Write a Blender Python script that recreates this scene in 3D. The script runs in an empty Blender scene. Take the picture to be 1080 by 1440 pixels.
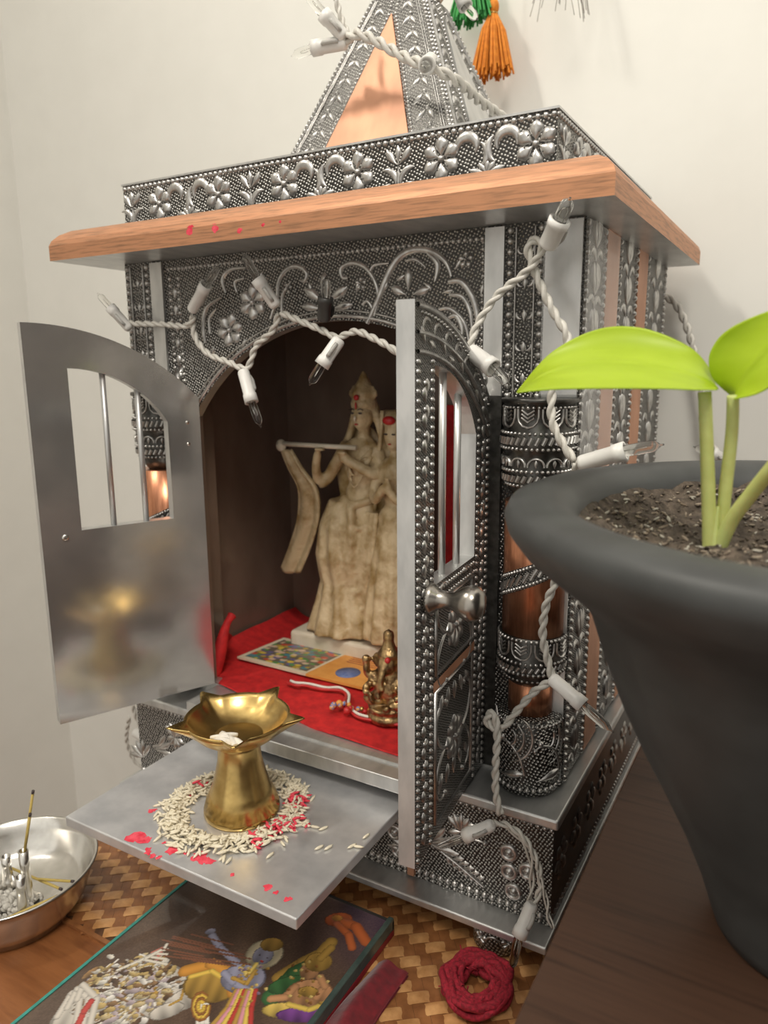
import bpy, math, random
from math import sin, cos, pi, sqrt, radians, hypot, atan2
from mathutils import Vector, Matrix
random.seed(7)
SC = bpy.context.scene
COL = SC.collection
# ------------------------------------------------------------------ frame: centimetres, camera at the origin
ZO = 104.6                      # height of the camera above the floor, cm
R3 = Matrix(((0.86751542, -0.09052335, 0.48910379), (0.49734571, 0.17370229, -0.84998515), (-0.00801495, 0.9806289, 0.19571082)))
FPX = 1037.389
def ray(px, py): return R3 @ Vector((px - 540, -(py - 720), -FPX))
def AY(px, py, y): r = ray(px, py); return r * (y / r.y)      # point seen at (px,py) at depth y
def AZ(px, py, z): r = ray(px, py); return r * (z / r.z)
def W(v): return Vector((v[0] * .01, v[1] * .01, (v[2] + ZO) * .01))

# ------------------------------------------------------------------ materials
MATS = {}
def nmat(name):
    m = bpy.data.materials.new(name); m.use_nodes = True
    nt = m.node_tree; b = nt.nodes['Principled BSDF']
    MATS[name] = m
    return m, nt, b
def N(nt, t, **kw):
    n = nt.nodes.new(t)
    for k, v in kw.items():
        if k in n.inputs: n.inputs[k].default_value = v
        else: setattr(n, k, v)
    return n
def uvmap(nt, sx=1, sy=1, sz=1, rot=0):
    t = N(nt, 'ShaderNodeUVMap'); m = N(nt, 'ShaderNodeMapping'); m.inputs['Scale'].default_value = (sx, sy, sz); m.inputs['Rotation'].default_value = (0, 0, rot)
    nt.links.new(t.outputs[0], m.inputs[0]); return m.outputs[0]
def ramp(nt, src, stops):
    r = N(nt, 'ShaderNodeValToRGB'); e = r.color_ramp.elements
    while len(e) < len(stops): e.new(.5)
    for i, (p, c) in enumerate(stops): e[i].position = p; e[i].color = (*c, 1) if len(c) == 3 else c
    nt.links.new(src, r.inputs[0]); return r.outputs[0]
def noise(nt, vec, scale, detail=3, rough=.55):
    n = N(nt, 'ShaderNodeTexNoise'); n.inputs['Scale'].default_value = scale; n.inputs['Detail'].default_value = detail; n.inputs['Roughness'].default_value = rough
    nt.links.new(vec, n.inputs['Vector']); return n.outputs['Fac']
def bump(nt, b, h, strength, dist):
    n = N(nt, 'ShaderNodeBump'); n.inputs['Strength'].default_value = strength; n.inputs['Distance'].default_value = dist
    nt.links.new(h, n.inputs['Height']); nt.links.new(n.outputs[0], b.inputs['Normal'])
def setb(b, col=None, met=0, rough=.5, **kw):
    if col: b.inputs['Base Color'].default_value = (*col, 1)
    b.inputs['Metallic'].default_value = met; b.inputs['Roughness'].default_value = rough
    for k, v in kw.items(): b.inputs[k].default_value = v
def simple(name, c1, c2, met, rough, sc=3, sx=1, sy=1, bs=.15, bd=.0006, lo=.35, hi=.65, obj=False, **kw):
    m, nt, b = nmat(name); setb(b, c1, met, rough, **kw)
    uv = uvmap(nt, sx, sy)
    if obj:
        tc = N(nt, 'ShaderNodeTexCoord'); mp = N(nt, 'ShaderNodeMapping'); mp.inputs['Scale'].default_value = (100, 100, 100); nt.links.new(tc.outputs['Object'], mp.inputs[0]); uv = mp.outputs[0]
    f = noise(nt, uv, sc)
    nt.links.new(ramp(nt, f, [(lo, c1), (hi, c2)]), b.inputs['Base Color'])
    if bs: bump(nt, b, f, bs, bd)
    return m
def dotted(name, cell, dark, light):
    m, nt, b = nmat(name); setb(b, dark, .9, .38)
    uv = uvmap(nt, 1 / cell, 1 / cell, 1, .5)
    v = N(nt, 'ShaderNodeTexVoronoi', voronoi_dimensions='2D'); v.inputs['Scale'].default_value = 1; v.inputs['Randomness'].default_value = .3
    nt.links.new(uv, v.inputs['Vector'])
    nt.links.new(ramp(nt, v.outputs['Distance'], [(.24, light), (.40, dark)]), b.inputs['Base Color'])
    h = ramp(nt, v.outputs['Distance'], [(.05, (1, 1, 1)), (.42, (0, 0, 0))])
    bump(nt, b, h, .9, .0006)
    return m
dotted('silver_dotted_ground', .165, (.065, .063, .06), (.60, .59, .56))
dotted('silver_fine_ground', .11, (.07, .068, .065), (.40, .39, .37))
simple('silver_patina_and_reflection', (.13, .128, .12), (.07, .068, .064), .9, .34, 2.2, bs=.1)
simple('silver_relief', (.62, .61, .59), (.40, .39, .38), .92, .33, 2.2, bs=.1)
simple('silver_relief_dark', (.50, .49, .47), (.22, .21, .2), .92, .36, 2.2, bs=.1)
simple('aluminium', (.66, .66, .65), (.52, .525, .52), .78, .36, 1.2, 1, .35, .12, .0004)
simple('aluminium_tray', (.72, .72, .73), (.58, .585, .60), .62, .3, .7, 1, 1, .1, .0004)
simple('door_inner_metal', (.66, .64, .62), (.52, .51, .50), .85, .15, .28, 1, 1, .12, .0008)
simple('copper', (.55, .27, .145), (.28, .15, .085), .5, .5, 1.6, .35, 5.0, .12, .0005, .45, .75)
simple('copper_vertical', (.66, .30, .17), (.42, .17, .09), .85, .3, 1.2, 4.0, .5, .1, .0005, .4, .7)
simple('copper_sheet', (.60, .31, .19), (.46, .23, .14), .45, .5, .5, 1, .5, .12, .0006, .4, .7)
simple('brass', (.66, .47, .18), (.50, .34, .12), .95, .26, 1.6, 1, 1, .1, .0003)
simple('brass_old', (.50, .34, .16), (.18, .11, .055), .9, .3, 2.2, 1, 1, .6, .0015, .4, .65, True)
simple('steel', (.72, .70, .66), (.60, .58, .54), .95, .2, 1.2, 1, 1, .1, .0006)
simple('knob_metal', (.42, .39, .35), (.32, .30, .27), .95, .26, 2, bs=.05)
simple('brown_laminate', (.20, .142, .108), (.155, .108, .082), 0, .17, .3, 1, .5, .05, .0004)
simple('marble', (.64, .50, .30), (.34, .22, .085), 0, .35, .8, 1, 1, .9, .003, .42, .68, True)
simple('marble_plain', (.80, .72, .58), (.68, .60, .46), 0, .4, .6, bs=.05)
simple('red_cloth', (.62, .018, .018), (.42, .01, .012), 0, .75, 1.4, 1, 1, .3, .001)
simple('velvet', (.22, .005, .014), (.12, .003, .008), 0, .8, 2, 1, 1, .4, .001, **{'Sheen Weight': .4})
simple('yarn', (.36, .010, .028), (.16, .005, .012), 0, .85, 6, 1, 1, .5, .001)
simple('white_plastic', (.80, .79, .76), (.74, .73, .70), 0, .35, 1, bs=.03)
simple('wire_plastic', (.66, .64, .59), (.56, .54, .49), 0, .38, 3, bs=.05)
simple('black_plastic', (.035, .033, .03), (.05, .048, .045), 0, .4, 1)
simple('pot_plastic', (.050, .053, .053), (.034, .036, .036), 0, .5, .45, bs=.1)
simple('soil', (.05, .038, .028), (.13, .10, .075), 0, .95, 2.2, 1, 1, 1, .004, .38, .7)
simple('bark_chip', (.16, .12, .085), (.30, .25, .19), 0, .9, 2)
simple('perlite', (.30, .28, .23), (.45, .42, .36), 0, .9, 2)
simple('stem_green', (.56, .60, .22), (.46, .50, .16), 0, .45, 1, bs=.05, **{'Subsurface Weight': .1})
simple('wall_paint', (.77, .765, .72), (.75, .745, .70), 0, .7, .25, bs=.04, bd=.0006)
simple('wicker_light', (.66, .36, .15), (.46, .22, .08), 0, .3, 1.3, 1, 1, .2, .0006)
simple('wicker', (.34, .14, .05), (.22, .085, .03), 0, .33, 1.3, 1, 1, .2, .0006)
simple('wicker_gap', (.12, .05, .02), (.08, .035, .015), 0, .6, 2)
simple('incense_wood', (.55, .42, .12), (.42, .30, .08), 0, .7, 3)
simple('ash', (.60, .58, .53), (.34, .32, .29), 0, .9, 3, bs=.6)
simple('rice', (.80, .74, .59), (.68, .61, .45), 0, .45, 4, bs=.02)
simple('red_powder', (.66, .03, .06), (.82, .10, .14), 0, .85, 3)
simple('tassel_orange', (.78, .27, .02), (.60, .18, .01), 0, .7, 3)
simple('tassel_green', (.07, .42, .10), (.04, .28, .07), 0, .7, 3)
simple('teal_edge', (.05, .32, .27), (.04, .24, .2), 0, .3, 2)
simple('glass_edge', (.085, .12, .105), (.05, .075, .068), 0, .15, 1, bs=0)
simple('maroon_edge', (.30, .02, .03), (.22, .015, .02), 0, .5, 2)
simple('orange_card', (.80, .37, .09), (.72, .30, .06), 0, .5, 1.2, bs=0)
simple('paper', (.75, .66, .50), (.66, .56, .40), 0, .6, 2, bs=0)
simple('blue_ink', (.10, .15, .35), (.18, .22, .40), 0, .6, 4, bs=0)
simple('cotton', (.82, .78, .70), (.7, .66, .58), 0, .8, 3, bs=.3)
simple('paint_dark', (.04, .03, .03), (.06, .04, .04), 0, .4, 3, bs=0)
simple('paint_red', (.55, .03, .03), (.45, .02, .02), 0, .4, 3, bs=0)
simple('bead_multi', (.75, .35, .08), (.15, .2, .45), 0, .2, 5, bs=0, lo=.45, hi=.55)
simple('dry_fibre', (.30, .27, .24), (.22, .2, .18), 0, .9, 3, bs=0)
def wood(name, c1, c2, c3, sx, sy, rough, coat=0):
    m, nt, b = nmat(name); setb(b, c1, 0, rough); b.inputs['Coat Weight'].default_value = coat; b.inputs['Coat Roughness'].default_value = .2
    f = noise(nt, uvmap(nt, sx, sy), 1, 6, .6)
    nt.links.new(ramp(nt, f, [(.3, c1), (.52, c2), (.72, c3)]), b.inputs['Base Color']); bump(nt, b, f, .15, .0005)
wood('table_wood', (.20, .072, .024), (.30, .115, .04), (.15, .05, .018), .12, .9, .3, .3)
wood('dark_wood', (.045, .021, .012), (.062, .030, .017), (.030, .014, .008), .10, 2.4, .5)
m, nt, b = nmat('leaf_green'); setb(b, (.45, .62, .03), 0, .4); b.inputs['Subsurface Weight'].default_value = .0
f = noise(nt, uvmap(nt, .6, 2.2), .8, 2); nt.links.new(ramp(nt, f, [(.3, (.45, .60, .022)), (.7, (.54, .70, .04))]), b.inputs['Base Color'])
tr = N(nt, 'ShaderNodeBsdfTranslucent'); tr.inputs[0].default_value = (.55, .72, .03, 1)
mx = N(nt, 'ShaderNodeMixShader'); mx.inputs[0].default_value = .4
nt.links.new(b.outputs[0], mx.inputs[1]); nt.links.new(tr.outputs[0], mx.inputs[2]); nt.links.new(mx.outputs[0], nt.nodes['Material Output'].inputs[0])
m, nt, b = nmat('clear_glass'); setb(b, (.97, .97, .95), 0, .04); b.inputs['Transmission Weight'].default_value = 1; b.inputs['IOR'].default_value = 1.24; b.inputs['Roughness'].default_value = .16
m, nt, b = nmat('clear_film'); setb(b, (1, 1, 1), 0, .12); b.inputs['Alpha'].default_value = .16; b.inputs['Specular IOR Level'].default_value = .8
m, nt, b = nmat('printed_paper'); setb(b, (.1, .1, .1), 0, .6); b.inputs['Coat Weight'].default_value = 1; b.inputs['Coat Roughness'].default_value = .04
a = N(nt, 'ShaderNodeVertexColor'); a.layer_name = 'Col'; nt.links.new(a.outputs[0], b.inputs['Base Color'])

# ------------------------------------------------------------------ mesh builder (centimetres)
class MB:
    def __init__(s): s.v = []; s.f = []; s.m = []; s.sm = []; s.mats = []; s.col = None
    def mi(s, name):
        if name not in s.mats: s.mats.append(name)
        return s.mats.index(name)
    def face(s, idx, mat, smooth=False): s.f.append(tuple(idx)); s.m.append(s.mi(mat)); s.sm.append(smooth)
    def hexa(s, p, mat, skip=()):     # p: 8 points, bottom 0-3 then top 4-7
        b = len(s.v); s.v += [tuple(q) for q in p]
        for k, q in enumerate(((3, 2, 1, 0), (4, 5, 6, 7), (0, 1, 5, 4), (1, 2, 6, 5), (2, 3, 7, 6), (3, 0, 4, 7))):
            if k not in skip: s.face([b + i for i in q], mat[k] if isinstance(mat, (list, tuple)) else mat)
    def box(s, x0, x1, y0, y1, z0, z1, mat, bev=0):
        if bev:
            import bmesh
            bm = bmesh.new(); r = bmesh.ops.create_cube(bm, size=1)
            for v in bm.verts: v.co = Vector(((x0 + x1) / 2 + v.co.x * (x1 - x0), (y0 + y1) / 2 + v.co.y * (y1 - y0), (z0 + z1) / 2 + v.co.z * (z1 - z0)))
            bmesh.ops.bevel(bm, geom=bm.edges[:], offset=bev, segments=3, profile=.5, affect='EDGES')
            b = len(s.v); s.v += [tuple(v.co) for v in bm.verts]
            bm.verts.index_update()
            for f in bm.faces: s.face([b + v.index for v in f.verts], mat, True if len(bm.faces) > 6 and f.calc_area() < 0 else False)
            bm.free(); return
        s.hexa([(x0, y0, z0), (x1, y0, z0), (x1, y1, z0), (x0, y1, z0), (x0, y0, z1), (x1, y0, z1), (x1, y1, z1), (x0, y1, z1)], mat)
    def grid(s, fn, nu, nv, mat, smooth=True, cu=False):
        b = len(s.v)
        for j in range(nv + 1):
            for i in range(nu + (0 if cu else 1)): s.v.append(tuple(fn(i / nu, j / nv)))
        w = nu if cu else nu + 1
        for j in range(nv):
            for i in range(nu):
                i2 = (i + 1) % w if cu else i + 1
                s.face((b + j * w + i, b + j * w + i2, b + (j + 1) * w + i2, b + (j + 1) * w + i), mat, smooth)
        return b
    def lathe(s, cx, cy, prof, mat, n=48, smooth=True, caps=True, rf=None, axis=None):
        # prof: (r, z [,mat])
        b = len(s.v); m_ = len(prof)
        for (r, z, *_) in prof:
            for i in range(n):
                a = 2 * pi * i / n; rr = r * (rf(a, z) if rf else 1)
                p = Vector((rr * cos(a), rr * sin(a), z))
                if axis: p = axis @ p
                else: p = p + Vector((cx, cy, 0))
                s.v.append(tuple(p))
        for j in range(m_ - 1):
            mm = prof[j][2] if len(prof[j]) > 2 else mat
            for i in range(n):
                k = (i + 1) % n
                s.face((b + j * n + i, b + j * n + k, b + (j + 1) * n + k, b + (j + 1) * n + i), mm, smooth)
        if caps:
            if prof[0][0] > .001: s.face([b + i for i in range(n)][::-1], mat)
            if prof[-1][0] > .001: s.face([b + (m_ - 1) * n + i for i in range(n)], mat)
    def tube(s, pts, r, mat, n=8, caps=True, closed=False):
        pts = [Vector(p) for p in pts]; m_ = len(pts); b = len(s.v)
        up = Vector((0, 0, 1)); t0 = (pts[1] - pts[0]).normalized()
        if abs(t0.dot(up)) > .9: up = Vector((1, 0, 0))
        nrm = (up - t0 * up.dot(t0)).normalized()
        for i, p in enumerate(pts):
            t = (pts[min(i + 1, m_ - 1)] - pts[max(i - 1, 0)])
            t = t.normalized() if t.length > 1e-9 else t0
            nrm = nrm - t * nrm.dot(t); nrm.normalize(); bi = t.cross(nrm)
            rr = r(i / (m_ - 1)) if callable(r) else r
            for k in range(n):
                a = 2 * pi * k / n; q = p + (nrm * cos(a) + bi * sin(a)) * rr; s.v.append(tuple(q))
        for i in range(m_ - 1):
            for k in range(n):
                k2 = (k + 1) % n; s.face((b + i * n + k, b + i * n + k2, b + (i + 1) * n + k2, b + (i + 1) * n + k), mat, True)
        if caps: s.face([b + k for k in range(n)][::-1], mat); s.face([b + (m_ - 1) * n + k for k in range(n)], mat)
    def ball(s, c, r, mat, n=12, m=8, rot=None):
        if not isinstance(r, (tuple, list)): r = (r, r, r)
        c = Vector(c); b = len(s.v); s.v.append(tuple(c + ((rot or Matrix.Identity(3)) @ Vector((0, 0, -r[2])))))
        for j in range(1, m):
            ph = -pi / 2 + pi * j / m
            for i in range(n):
                a = 2 * pi * i / n; q = Vector((r[0] * cos(ph) * cos(a), r[1] * cos(ph) * sin(a), r[2] * sin(ph)))
                if rot: q = rot @ q
                s.v.append(tuple(c + q))
        s.v.append(tuple(c + ((rot or Matrix.Identity(3)) @ Vector((0, 0, r[2]))))); e = len(s.v) - 1
        for i in range(n): k = (i + 1) % n; s.face((b, b + 1 + k, b + 1 + i), mat, True); s.face((e, b + 1 + (m - 2) * n + i, b + 1 + (m - 2) * n + k), mat, True)
        for j in range(m - 2):
            for i in range(n): k = (i + 1) % n; s.face((b + 1 + j * n + i, b + 1 + j * n + k, b + 1 + (j + 1) * n + k, b + 1 + (j + 1) * n + i), mat, True)
    # --- low relief
    def ridge(s, F, pts, w, h, mat='silver_relief'):
        m_ = len(pts); b = len(s.v)
        for i, (u, v) in enumerate(pts):
            a, c = pts[max(i - 1, 0)], pts[min(i + 1, m_ - 1)]
            tx, ty = c[0] - a[0], c[1] - a[1]; l = hypot(tx, ty) or 1; nx, ny = -ty / l, tx / l
            ww = w(i / (m_ - 1)) if callable(w) else w
            hh = h if not callable(w) else h * min(1, .35 + ww / .35)
            for o, k in ((-1, -.1), (-.7, .7), (0, 1), (.7, .7), (1, -.1)):
                s.v.append(tuple(F(u + nx * ww * o, v + ny * ww * o, hh * k)))
        for i in range(m_ - 1):
            for k in range(4): s.face((b + i * 5 + k, b + i * 5 + k + 1, b + (i + 1) * 5 + k + 1, b + (i + 1) * 5 + k), mat, True)
    def petal(s, F, c, ang, ln, w, h, mat='silver_relief', r0=0, curve=0):
        p = []
        for i in range(8):
            t = i / 7; a = ang + curve * t; p.append((c[0] + (r0 + ln * t) * cos(a), c[1] + (r0 + ln * t) * sin(a)))
        s.ridge(F, p, lambda t: w * max(.04, sin(pi * min(1, (t * .92 + .06)) ** 1.5)), h, mat)
    def bead(s, F, u, v, r, h, mat='silver_relief', n=7):
        b = len(s.v)
        for rr, hh in ((1, -.05), (.75, .65)):
            for i in range(n): a = 2 * pi * i / n; s.v.append(tuple(F(u + r * rr * cos(a), v + r * rr * sin(a), h * hh)))
        s.v.append(tuple(F(u, v, h)))
        for i in range(n):
            k = (i + 1) % n; s.face((b + i, b + k, b + n + k, b + n + i), mat, True); s.face((b + n + i, b + n + k, b + 2 * n), mat, True)
    def beads(s, F, a, b_, step, r, h, mat='silver_relief', n=7):
        L = hypot(b_[0] - a[0], b_[1] - a[1]); k = max(1, int(L / step))
        for i in range(k + 1): t = i / k; s.bead(F, a[0] + (b_[0] - a[0]) * t, a[1] + (b_[1] - a[1]) * t, r, h, mat, n)
    def flower(s, F, c, r, n=6, rot=0, h=.16, mat='silver_relief'):
        for i in range(n): s.petal(F, c, rot + 2 * pi * i / n, r * .86, r * .36, h, mat, r0=r * .14)
        s.bead(F, c[0], c[1], r * .19, h * 1.3, mat)
    def arc(s, F, c, r, a0, a1, w, h, mat='silver_relief', taper=True, r1=None, n=14):
        r1 = r if r1 is None else r1; p = []
        for i in range(n + 1):
            t = i / n; a = a0 + (a1 - a0) * t; q = r + (r1 - r) * t; p.append((c[0] + q * cos(a), c[1] + q * sin(a)))
        s.ridge(F, p, (lambda t: w * max(.08, sin(pi * (t * .9 + .06)))) if taper else w, h, mat)
    def scroll(s, F, p0, ang, L, k0, k1, w, h, mat='silver_relief', n=30):
        u, v = p0; p = [(u, v)]; a = ang; d = L / n
        for i in range(n): a += (k0 + (k1 - k0) * (i / n) ** 2) * d; u += cos(a) * d; v += sin(a) * d; p.append((u, v))
        s.ridge(F, p, lambda t: w * (1 - .45 * t), h, mat); s.bead(F, u, v, w * 1.5, h * 1.2, mat); return p
    def extrude(s, poly, fr, th, mat, side=None):   # poly in (u,v); fr(u,v,h)
        n = len(poly); b = len(s.v)
        for (u, v) in poly: s.v.append(tuple(fr(u, v, th)))
        for (u, v) in poly: s.v.append(tuple(fr(u, v, 0)))
        s.face([b + i for i in range(n)], mat); s.face([b + n + i for i in range(n)][::-1], mat)
        for i in range(n): k = (i + 1) % n; s.face((b + i, b + n + i, b + n + k, b + k), side or mat)
    def build(s, name, parent=None, loc=None, uvf=None, origin=None):
        if parent is None: o0 = Vector(loc if loc is not None else origin_of(s.v))
        else:
            r = parent
            while r.parent: r = r.parent
            o0 = r['_o']; o0 = Vector(o0)
        me = bpy.data.meshes.new(name)
        me.from_pydata([((x - o0[0]) * .01, (y - o0[1]) * .01, (z - o0[2]) * .01) for x, y, z in s.v], [], s.f)
        for n_ in s.mats: me.materials.append(MATS[n_])
        me.polygons.foreach_set('material_index', s.m); me.polygons.foreach_set('use_smooth', s.sm)
        uv = me.uv_layers.new(name='UVMap').data
        for p in me.polygons:
            ax = max(range(3), key=lambda i: abs(p.normal[i]))
            for li in p.loop_indices:
                x, y, z = s.v[me.loops[li].vertex_index]
                uv[li].uv = uvf(x, y, z) if uvf else ((y, z) if ax == 0 else (x, z) if ax == 1 else (x, y))
        if s.col:
            ca = me.color_attributes.new('Col', 'FLOAT_COLOR', 'POINT')
            flat = []
            for c in s.col: flat += [c[0], c[1], c[2], 1]
            ca.data.foreach_set('color', flat)
        me.update()
        o = bpy.data.objects.new(name, me); COL.objects.link(o)
        if parent is None: o.location = W(o0); o['_o'] = tuple(o0)
        else: o.parent = parent
        return o
def origin_of(vs):
    xs = [v[0] for v in vs]; ys = [v[1] for v in vs]; zs = [v[2] for v in vs]
    return ((min(xs) + max(xs)) / 2, (min(ys) + max(ys)) / 2, min(zs))
def tag(o, label, cat, group=None, kind=None):
    o['label'] = label; o['category'] = cat
    if group: o['group'] = group
    if kind: o['kind'] = kind
    return o
def struct(o): o['kind'] = 'structure'; return o
def thing(name, label, cat, c, group=None):
    o = bpy.data.objects.new(name, None); COL.objects.link(o); o.empty_display_size = .02
    o.location = W(c); o['_o'] = tuple(c); return tag(o, label, cat, group)
def front(y): return lambda u, v, h: (u, y - h, v)
def right(x): return lambda u, v, h: (x + h, u, v)
def catmull(P, n=8):
    P = [Vector(p) for p in P]; out = []
    for i in range(len(P) - 1):
        a, b_, c, d = P[max(i - 1, 0)], P[i], P[i + 1], P[min(i + 2, len(P) - 1)]
        for k in range(n):
            t = k / n; out.append(.5 * ((2 * b_) + (c - a) * t + (2 * a - 5 * b_ + 4 * c - d) * t * t + (3 * b_ - a - 3 * c + d) * t ** 3))
    out.append(P[-1]); return out

# ================================================================== SETTING
ZT = -29.5                       # table top
mb = MB(); mb.box(-95, 90, 57.5, 60, -104.6, 110, 'wall_paint'); struct(mb.build('wall_back'))
mb = MB(); mb.box(-84.5, -81.5, -130, 57.5, -104.6, 110, 'wall_paint'); struct(mb.build('wall_left'))
mb = MB(); mb.box(-95, 90, -130, 60, -106, -104.6, 'table_wood'); struct(mb.build('floor'))
mb = MB(); mb.box(-81.5, 90, 56.3, 57.5, -104.6, -94, 'white_plastic', .2); struct(mb.build('baseboard_back'))

# table
t = thing('wooden_table', 'brown varnished wooden table under the silver temple', 'table', (-10, 30, -104.6))
mb = MB(); mb.box(-40.4, 30, 2, 56, ZT - 2.2, ZT, 'table_wood', .25); mb.build('tabletop', t)
for x in (-38, 27):
    for y in (5, 53): mb = MB(); mb.box(x - 2, x + 2, y - 2, y + 2, -104.6, ZT - 2.2, 'table_wood', .2); mb.build('leg', t)

# dark wooden stand on the right
mb = MB(); mb.box(-5.62, 26, 3, 46, ZT, -18.0, 'dark_wood', .06)
tag(mb.build('wooden_stand'), 'dark brown wooden stand raised beside the temple, black plant pot on top', 'stand')

# wicker mat: real woven pads
def mat_build():
    x0, x1, y0, y1 = -38, -7.9, 21.6, 46
    mb = MB(); zt = ZT + .16
    mb.box(x0, x1, y0, y1, ZT, zt - .06, 'wicker_gap')
    cw = .72; n = 0
    a = radians(38)
    for i in range(-50, 70):
        for j in range(-70, 50):
            u, v = i * cw, j * cw
            cx = (x0 + x1) / 2 + (u * cos(a) - v * sin(a)); cy = (y0 + y1) / 2 + (u * sin(a) + v * cos(a))
            # 2/1 twill
            over = (i + j) % 3 == 0
            ph = a if over else a + pi / 2
            if not (x0 + .3 < cx < x1 - .3 and y0 + .25 < cy < 32.5): continue
            l, w_ = (cw * .86, cw * .47) if over else (cw * .80, cw * .49)
            l += random.uniform(-.02, .02)
            dx, dy = cos(ph), sin(ph); b = len(mb.v); hz = .09 if over else .045
            for su, hh in ((-1, 0), (-.5, .8), (0, 1), (.5, .8), (1, 0)):
                for sv, h2 in ((-1, .15), (0, 1), (1, .15)):
                    mb.v.append((cx + dx * l * su - dy * w_ * sv, cy + dy * l * su + dx * w_ * sv, zt - .06 + hz * hh * h2 + (.03 if over else 0) * hh))
            for q in range(4):
                for r in range(2): mb.face((b + q * 3 + r, b + (q + 1) * 3 + r, b + (q + 1) * 3 + r + 1, b + q * 3 + r + 1), 'wicker_light' if over else 'wicker', True)
    mb.box(x0, x1, y0 - .15, y0 + .1, ZT, zt, 'wicker'); mb.box(x0 - .1, x0 + .15, y0, y1, ZT, zt, 'wicker')
    tag(mb.build('wicker_mat'), 'woven brown wicker mat spread on the table beneath the temple', 'mat')
mat_build()
ZM = ZT + .18                    # top of the mat

# ================================================================== THE TEMPLE
XL, XR = -38.2, -9.3             # body
YF, YB = 34.0, 54.5
T = thing('home_temple', 'silver and copper embossed home temple with open doors and a stepped roof', 'temple', (-24, 43, ZM))
RX0, RX1, RY0, RY1 = -40.7, -7.25, 30.5, 54.8

# --- roof slab
def roof():
    mb = MB()
    prof = [(0, 6.3), (0, 7.15), (.12, 7.45), (.45, 7.8), (.95, 8.08), (1.5, 8.2), (2.9, 8.3)]
    rings = []
    for d, z in prof:
        rings.append([(RX0 + d, RY0 + d, z), (RX1 - d, RY0 + d, z), (RX1 - d, RY1 - d * .3, z), (RX0 + d, RY1 - d * .3, z)])
    for k in range(len(rings) - 1):
        mat = 'copper' if k < 5 else 'silver_fine_ground'
        for e in range(4):
            a, b_, c, d = rings[k][e], rings[k][(e + 1) % 4], rings[k + 1][(e + 1) % 4], rings[k + 1][e]
            i = len(mb.v); mb.v += [a, b_, c, d]; mb.face((i, i + 1, i + 2, i + 3), mat, False)
    i = len(mb.v); mb.v += rings[-1]; mb.face((i, i + 1, i + 2, i + 3), 'aluminium')
    i = len(mb.v); mb.v += rings[0]; mb.face((i + 3, i + 2, i + 1, i), 'aluminium')
    o = mb.build('roof', T)
    # red powder dabs on the lip
    mb = MB(); F = front(RY0 + .02)
    for px, py, r in ((266, 326, .42), (302, 322, .38), (337, 324, .27), (370, 316, .17), (394, 312, .13)):
        p = AY(px, py, RY0)
        n = 12; b = len(mb.v); mb.v.append(F(p.x, p.z, .03))
        for i in range(n): a = 2 * pi * i / n; q = r * random.uniform(.7, 1.15); mb.v.append(F(p.x + q * cos(a), p.z + q * sin(a) * .8, .015))
        for i in range(n): mb.face((b, b + 1 + i, b + 1 + (i + 1) % n), 'red_powder')
    mb.build('powder_mark', o)['label'] = 'pink powder dabs on the copper lip'
roof()
# --- box above the roof (frieze)
def frieze():
    x0, x1, y0, y1, z0, z1 = -37.2, -10.5, 33.4, 54.2, 8.25, 10.72
    mb = MB(); mb.box(x0, x1, y0, y1, z0, z1 - .02, 'silver_dotted_ground')
    mb.box(x0 - .08, x1 + .08, y0 - .08, y1 + .05, z1 - .06, z1 + .04, 'aluminium')
    zc = 9.38
    def crescents(F, u, s=1):
        mb.arc(F, (u - 1.0, zc + .28), .5, radians(200), radians(-30), .27, .14)
        mb.arc(F, (u - .62, zc - .1), .62, radians(60), radians(-60), .2, .13)
        mb.arc(F, (u + .95, zc + .28), .5, radians(-20), radians(210), .27, .14)
        mb.arc(F, (u + .62, zc + .12), .6, radians(120), radians(250), .2, .13)
        for a in (52, 90, 128): mb.petal(F, (u, zc - .92), radians(a), .62, .15, .12)
        mb.petal(F, (u, zc - .9), radians(14), .9, .15, .12); mb.petal(F, (u, zc - .9), radians(166), .9, .15, .12)
    def tulip(F, u):
        mb.petal(F, (u, zc + .1), radians(90), .8, .17, .15)
        mb.petal(F, (u + .05, zc + .05), radians(38), .95, .2, .14, curve=.25); mb.petal(F, (u - .05, zc + .05), radians(142), .95, .2, .14, curve=-.25)
        mb.arc(F, (u + .75, zc - .75), .62, radians(190), radians(75), .17, .12); mb.arc(F, (u - .75, zc - .75), .62, radians(-10), radians(105), .17, .12)
        mb.petal(F, (u, zc), radians(-90), .95, .1, .1)
        mb.petal(F, (u + .4, zc - .75), radians(-20), .8, .13, .1); mb.petal(F, (u - .4, zc - .75), radians(200), .8, .13, .1)
    def run(F, a, b_, first):
        u = first[0]; k = first[1]; 
        while u < b_ - .3:
            if k % 2 == 0: (mb.flower(F, (u, zc), .98, 6, radians(30), .17), [mb.bead(F, u + .5 * cos(q) , zc + .5 * sin(q), .05, .22) for q in (radians(60 * i + 12) for i in range(12))])
            elif k % 4 == 1: tulip(F, u)
            else: crescents(F, u)
            u += 2.28; k += 1
        mb.beads(F, (a + .15, z1 - .25), (b_ - .15, z1 - .25), .36, .15, .13); mb.beads(F, (a + .1, z0 + .22), (b_ - .1, z0 + .22), .26, .1, .1)
    run(front(y0), x0, x1, (-36.5, 1))
    run(right(x1), y0, y1, (y0 + 1.1, 1))
    mb.build('roof_frieze', T)
frieze()
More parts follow.
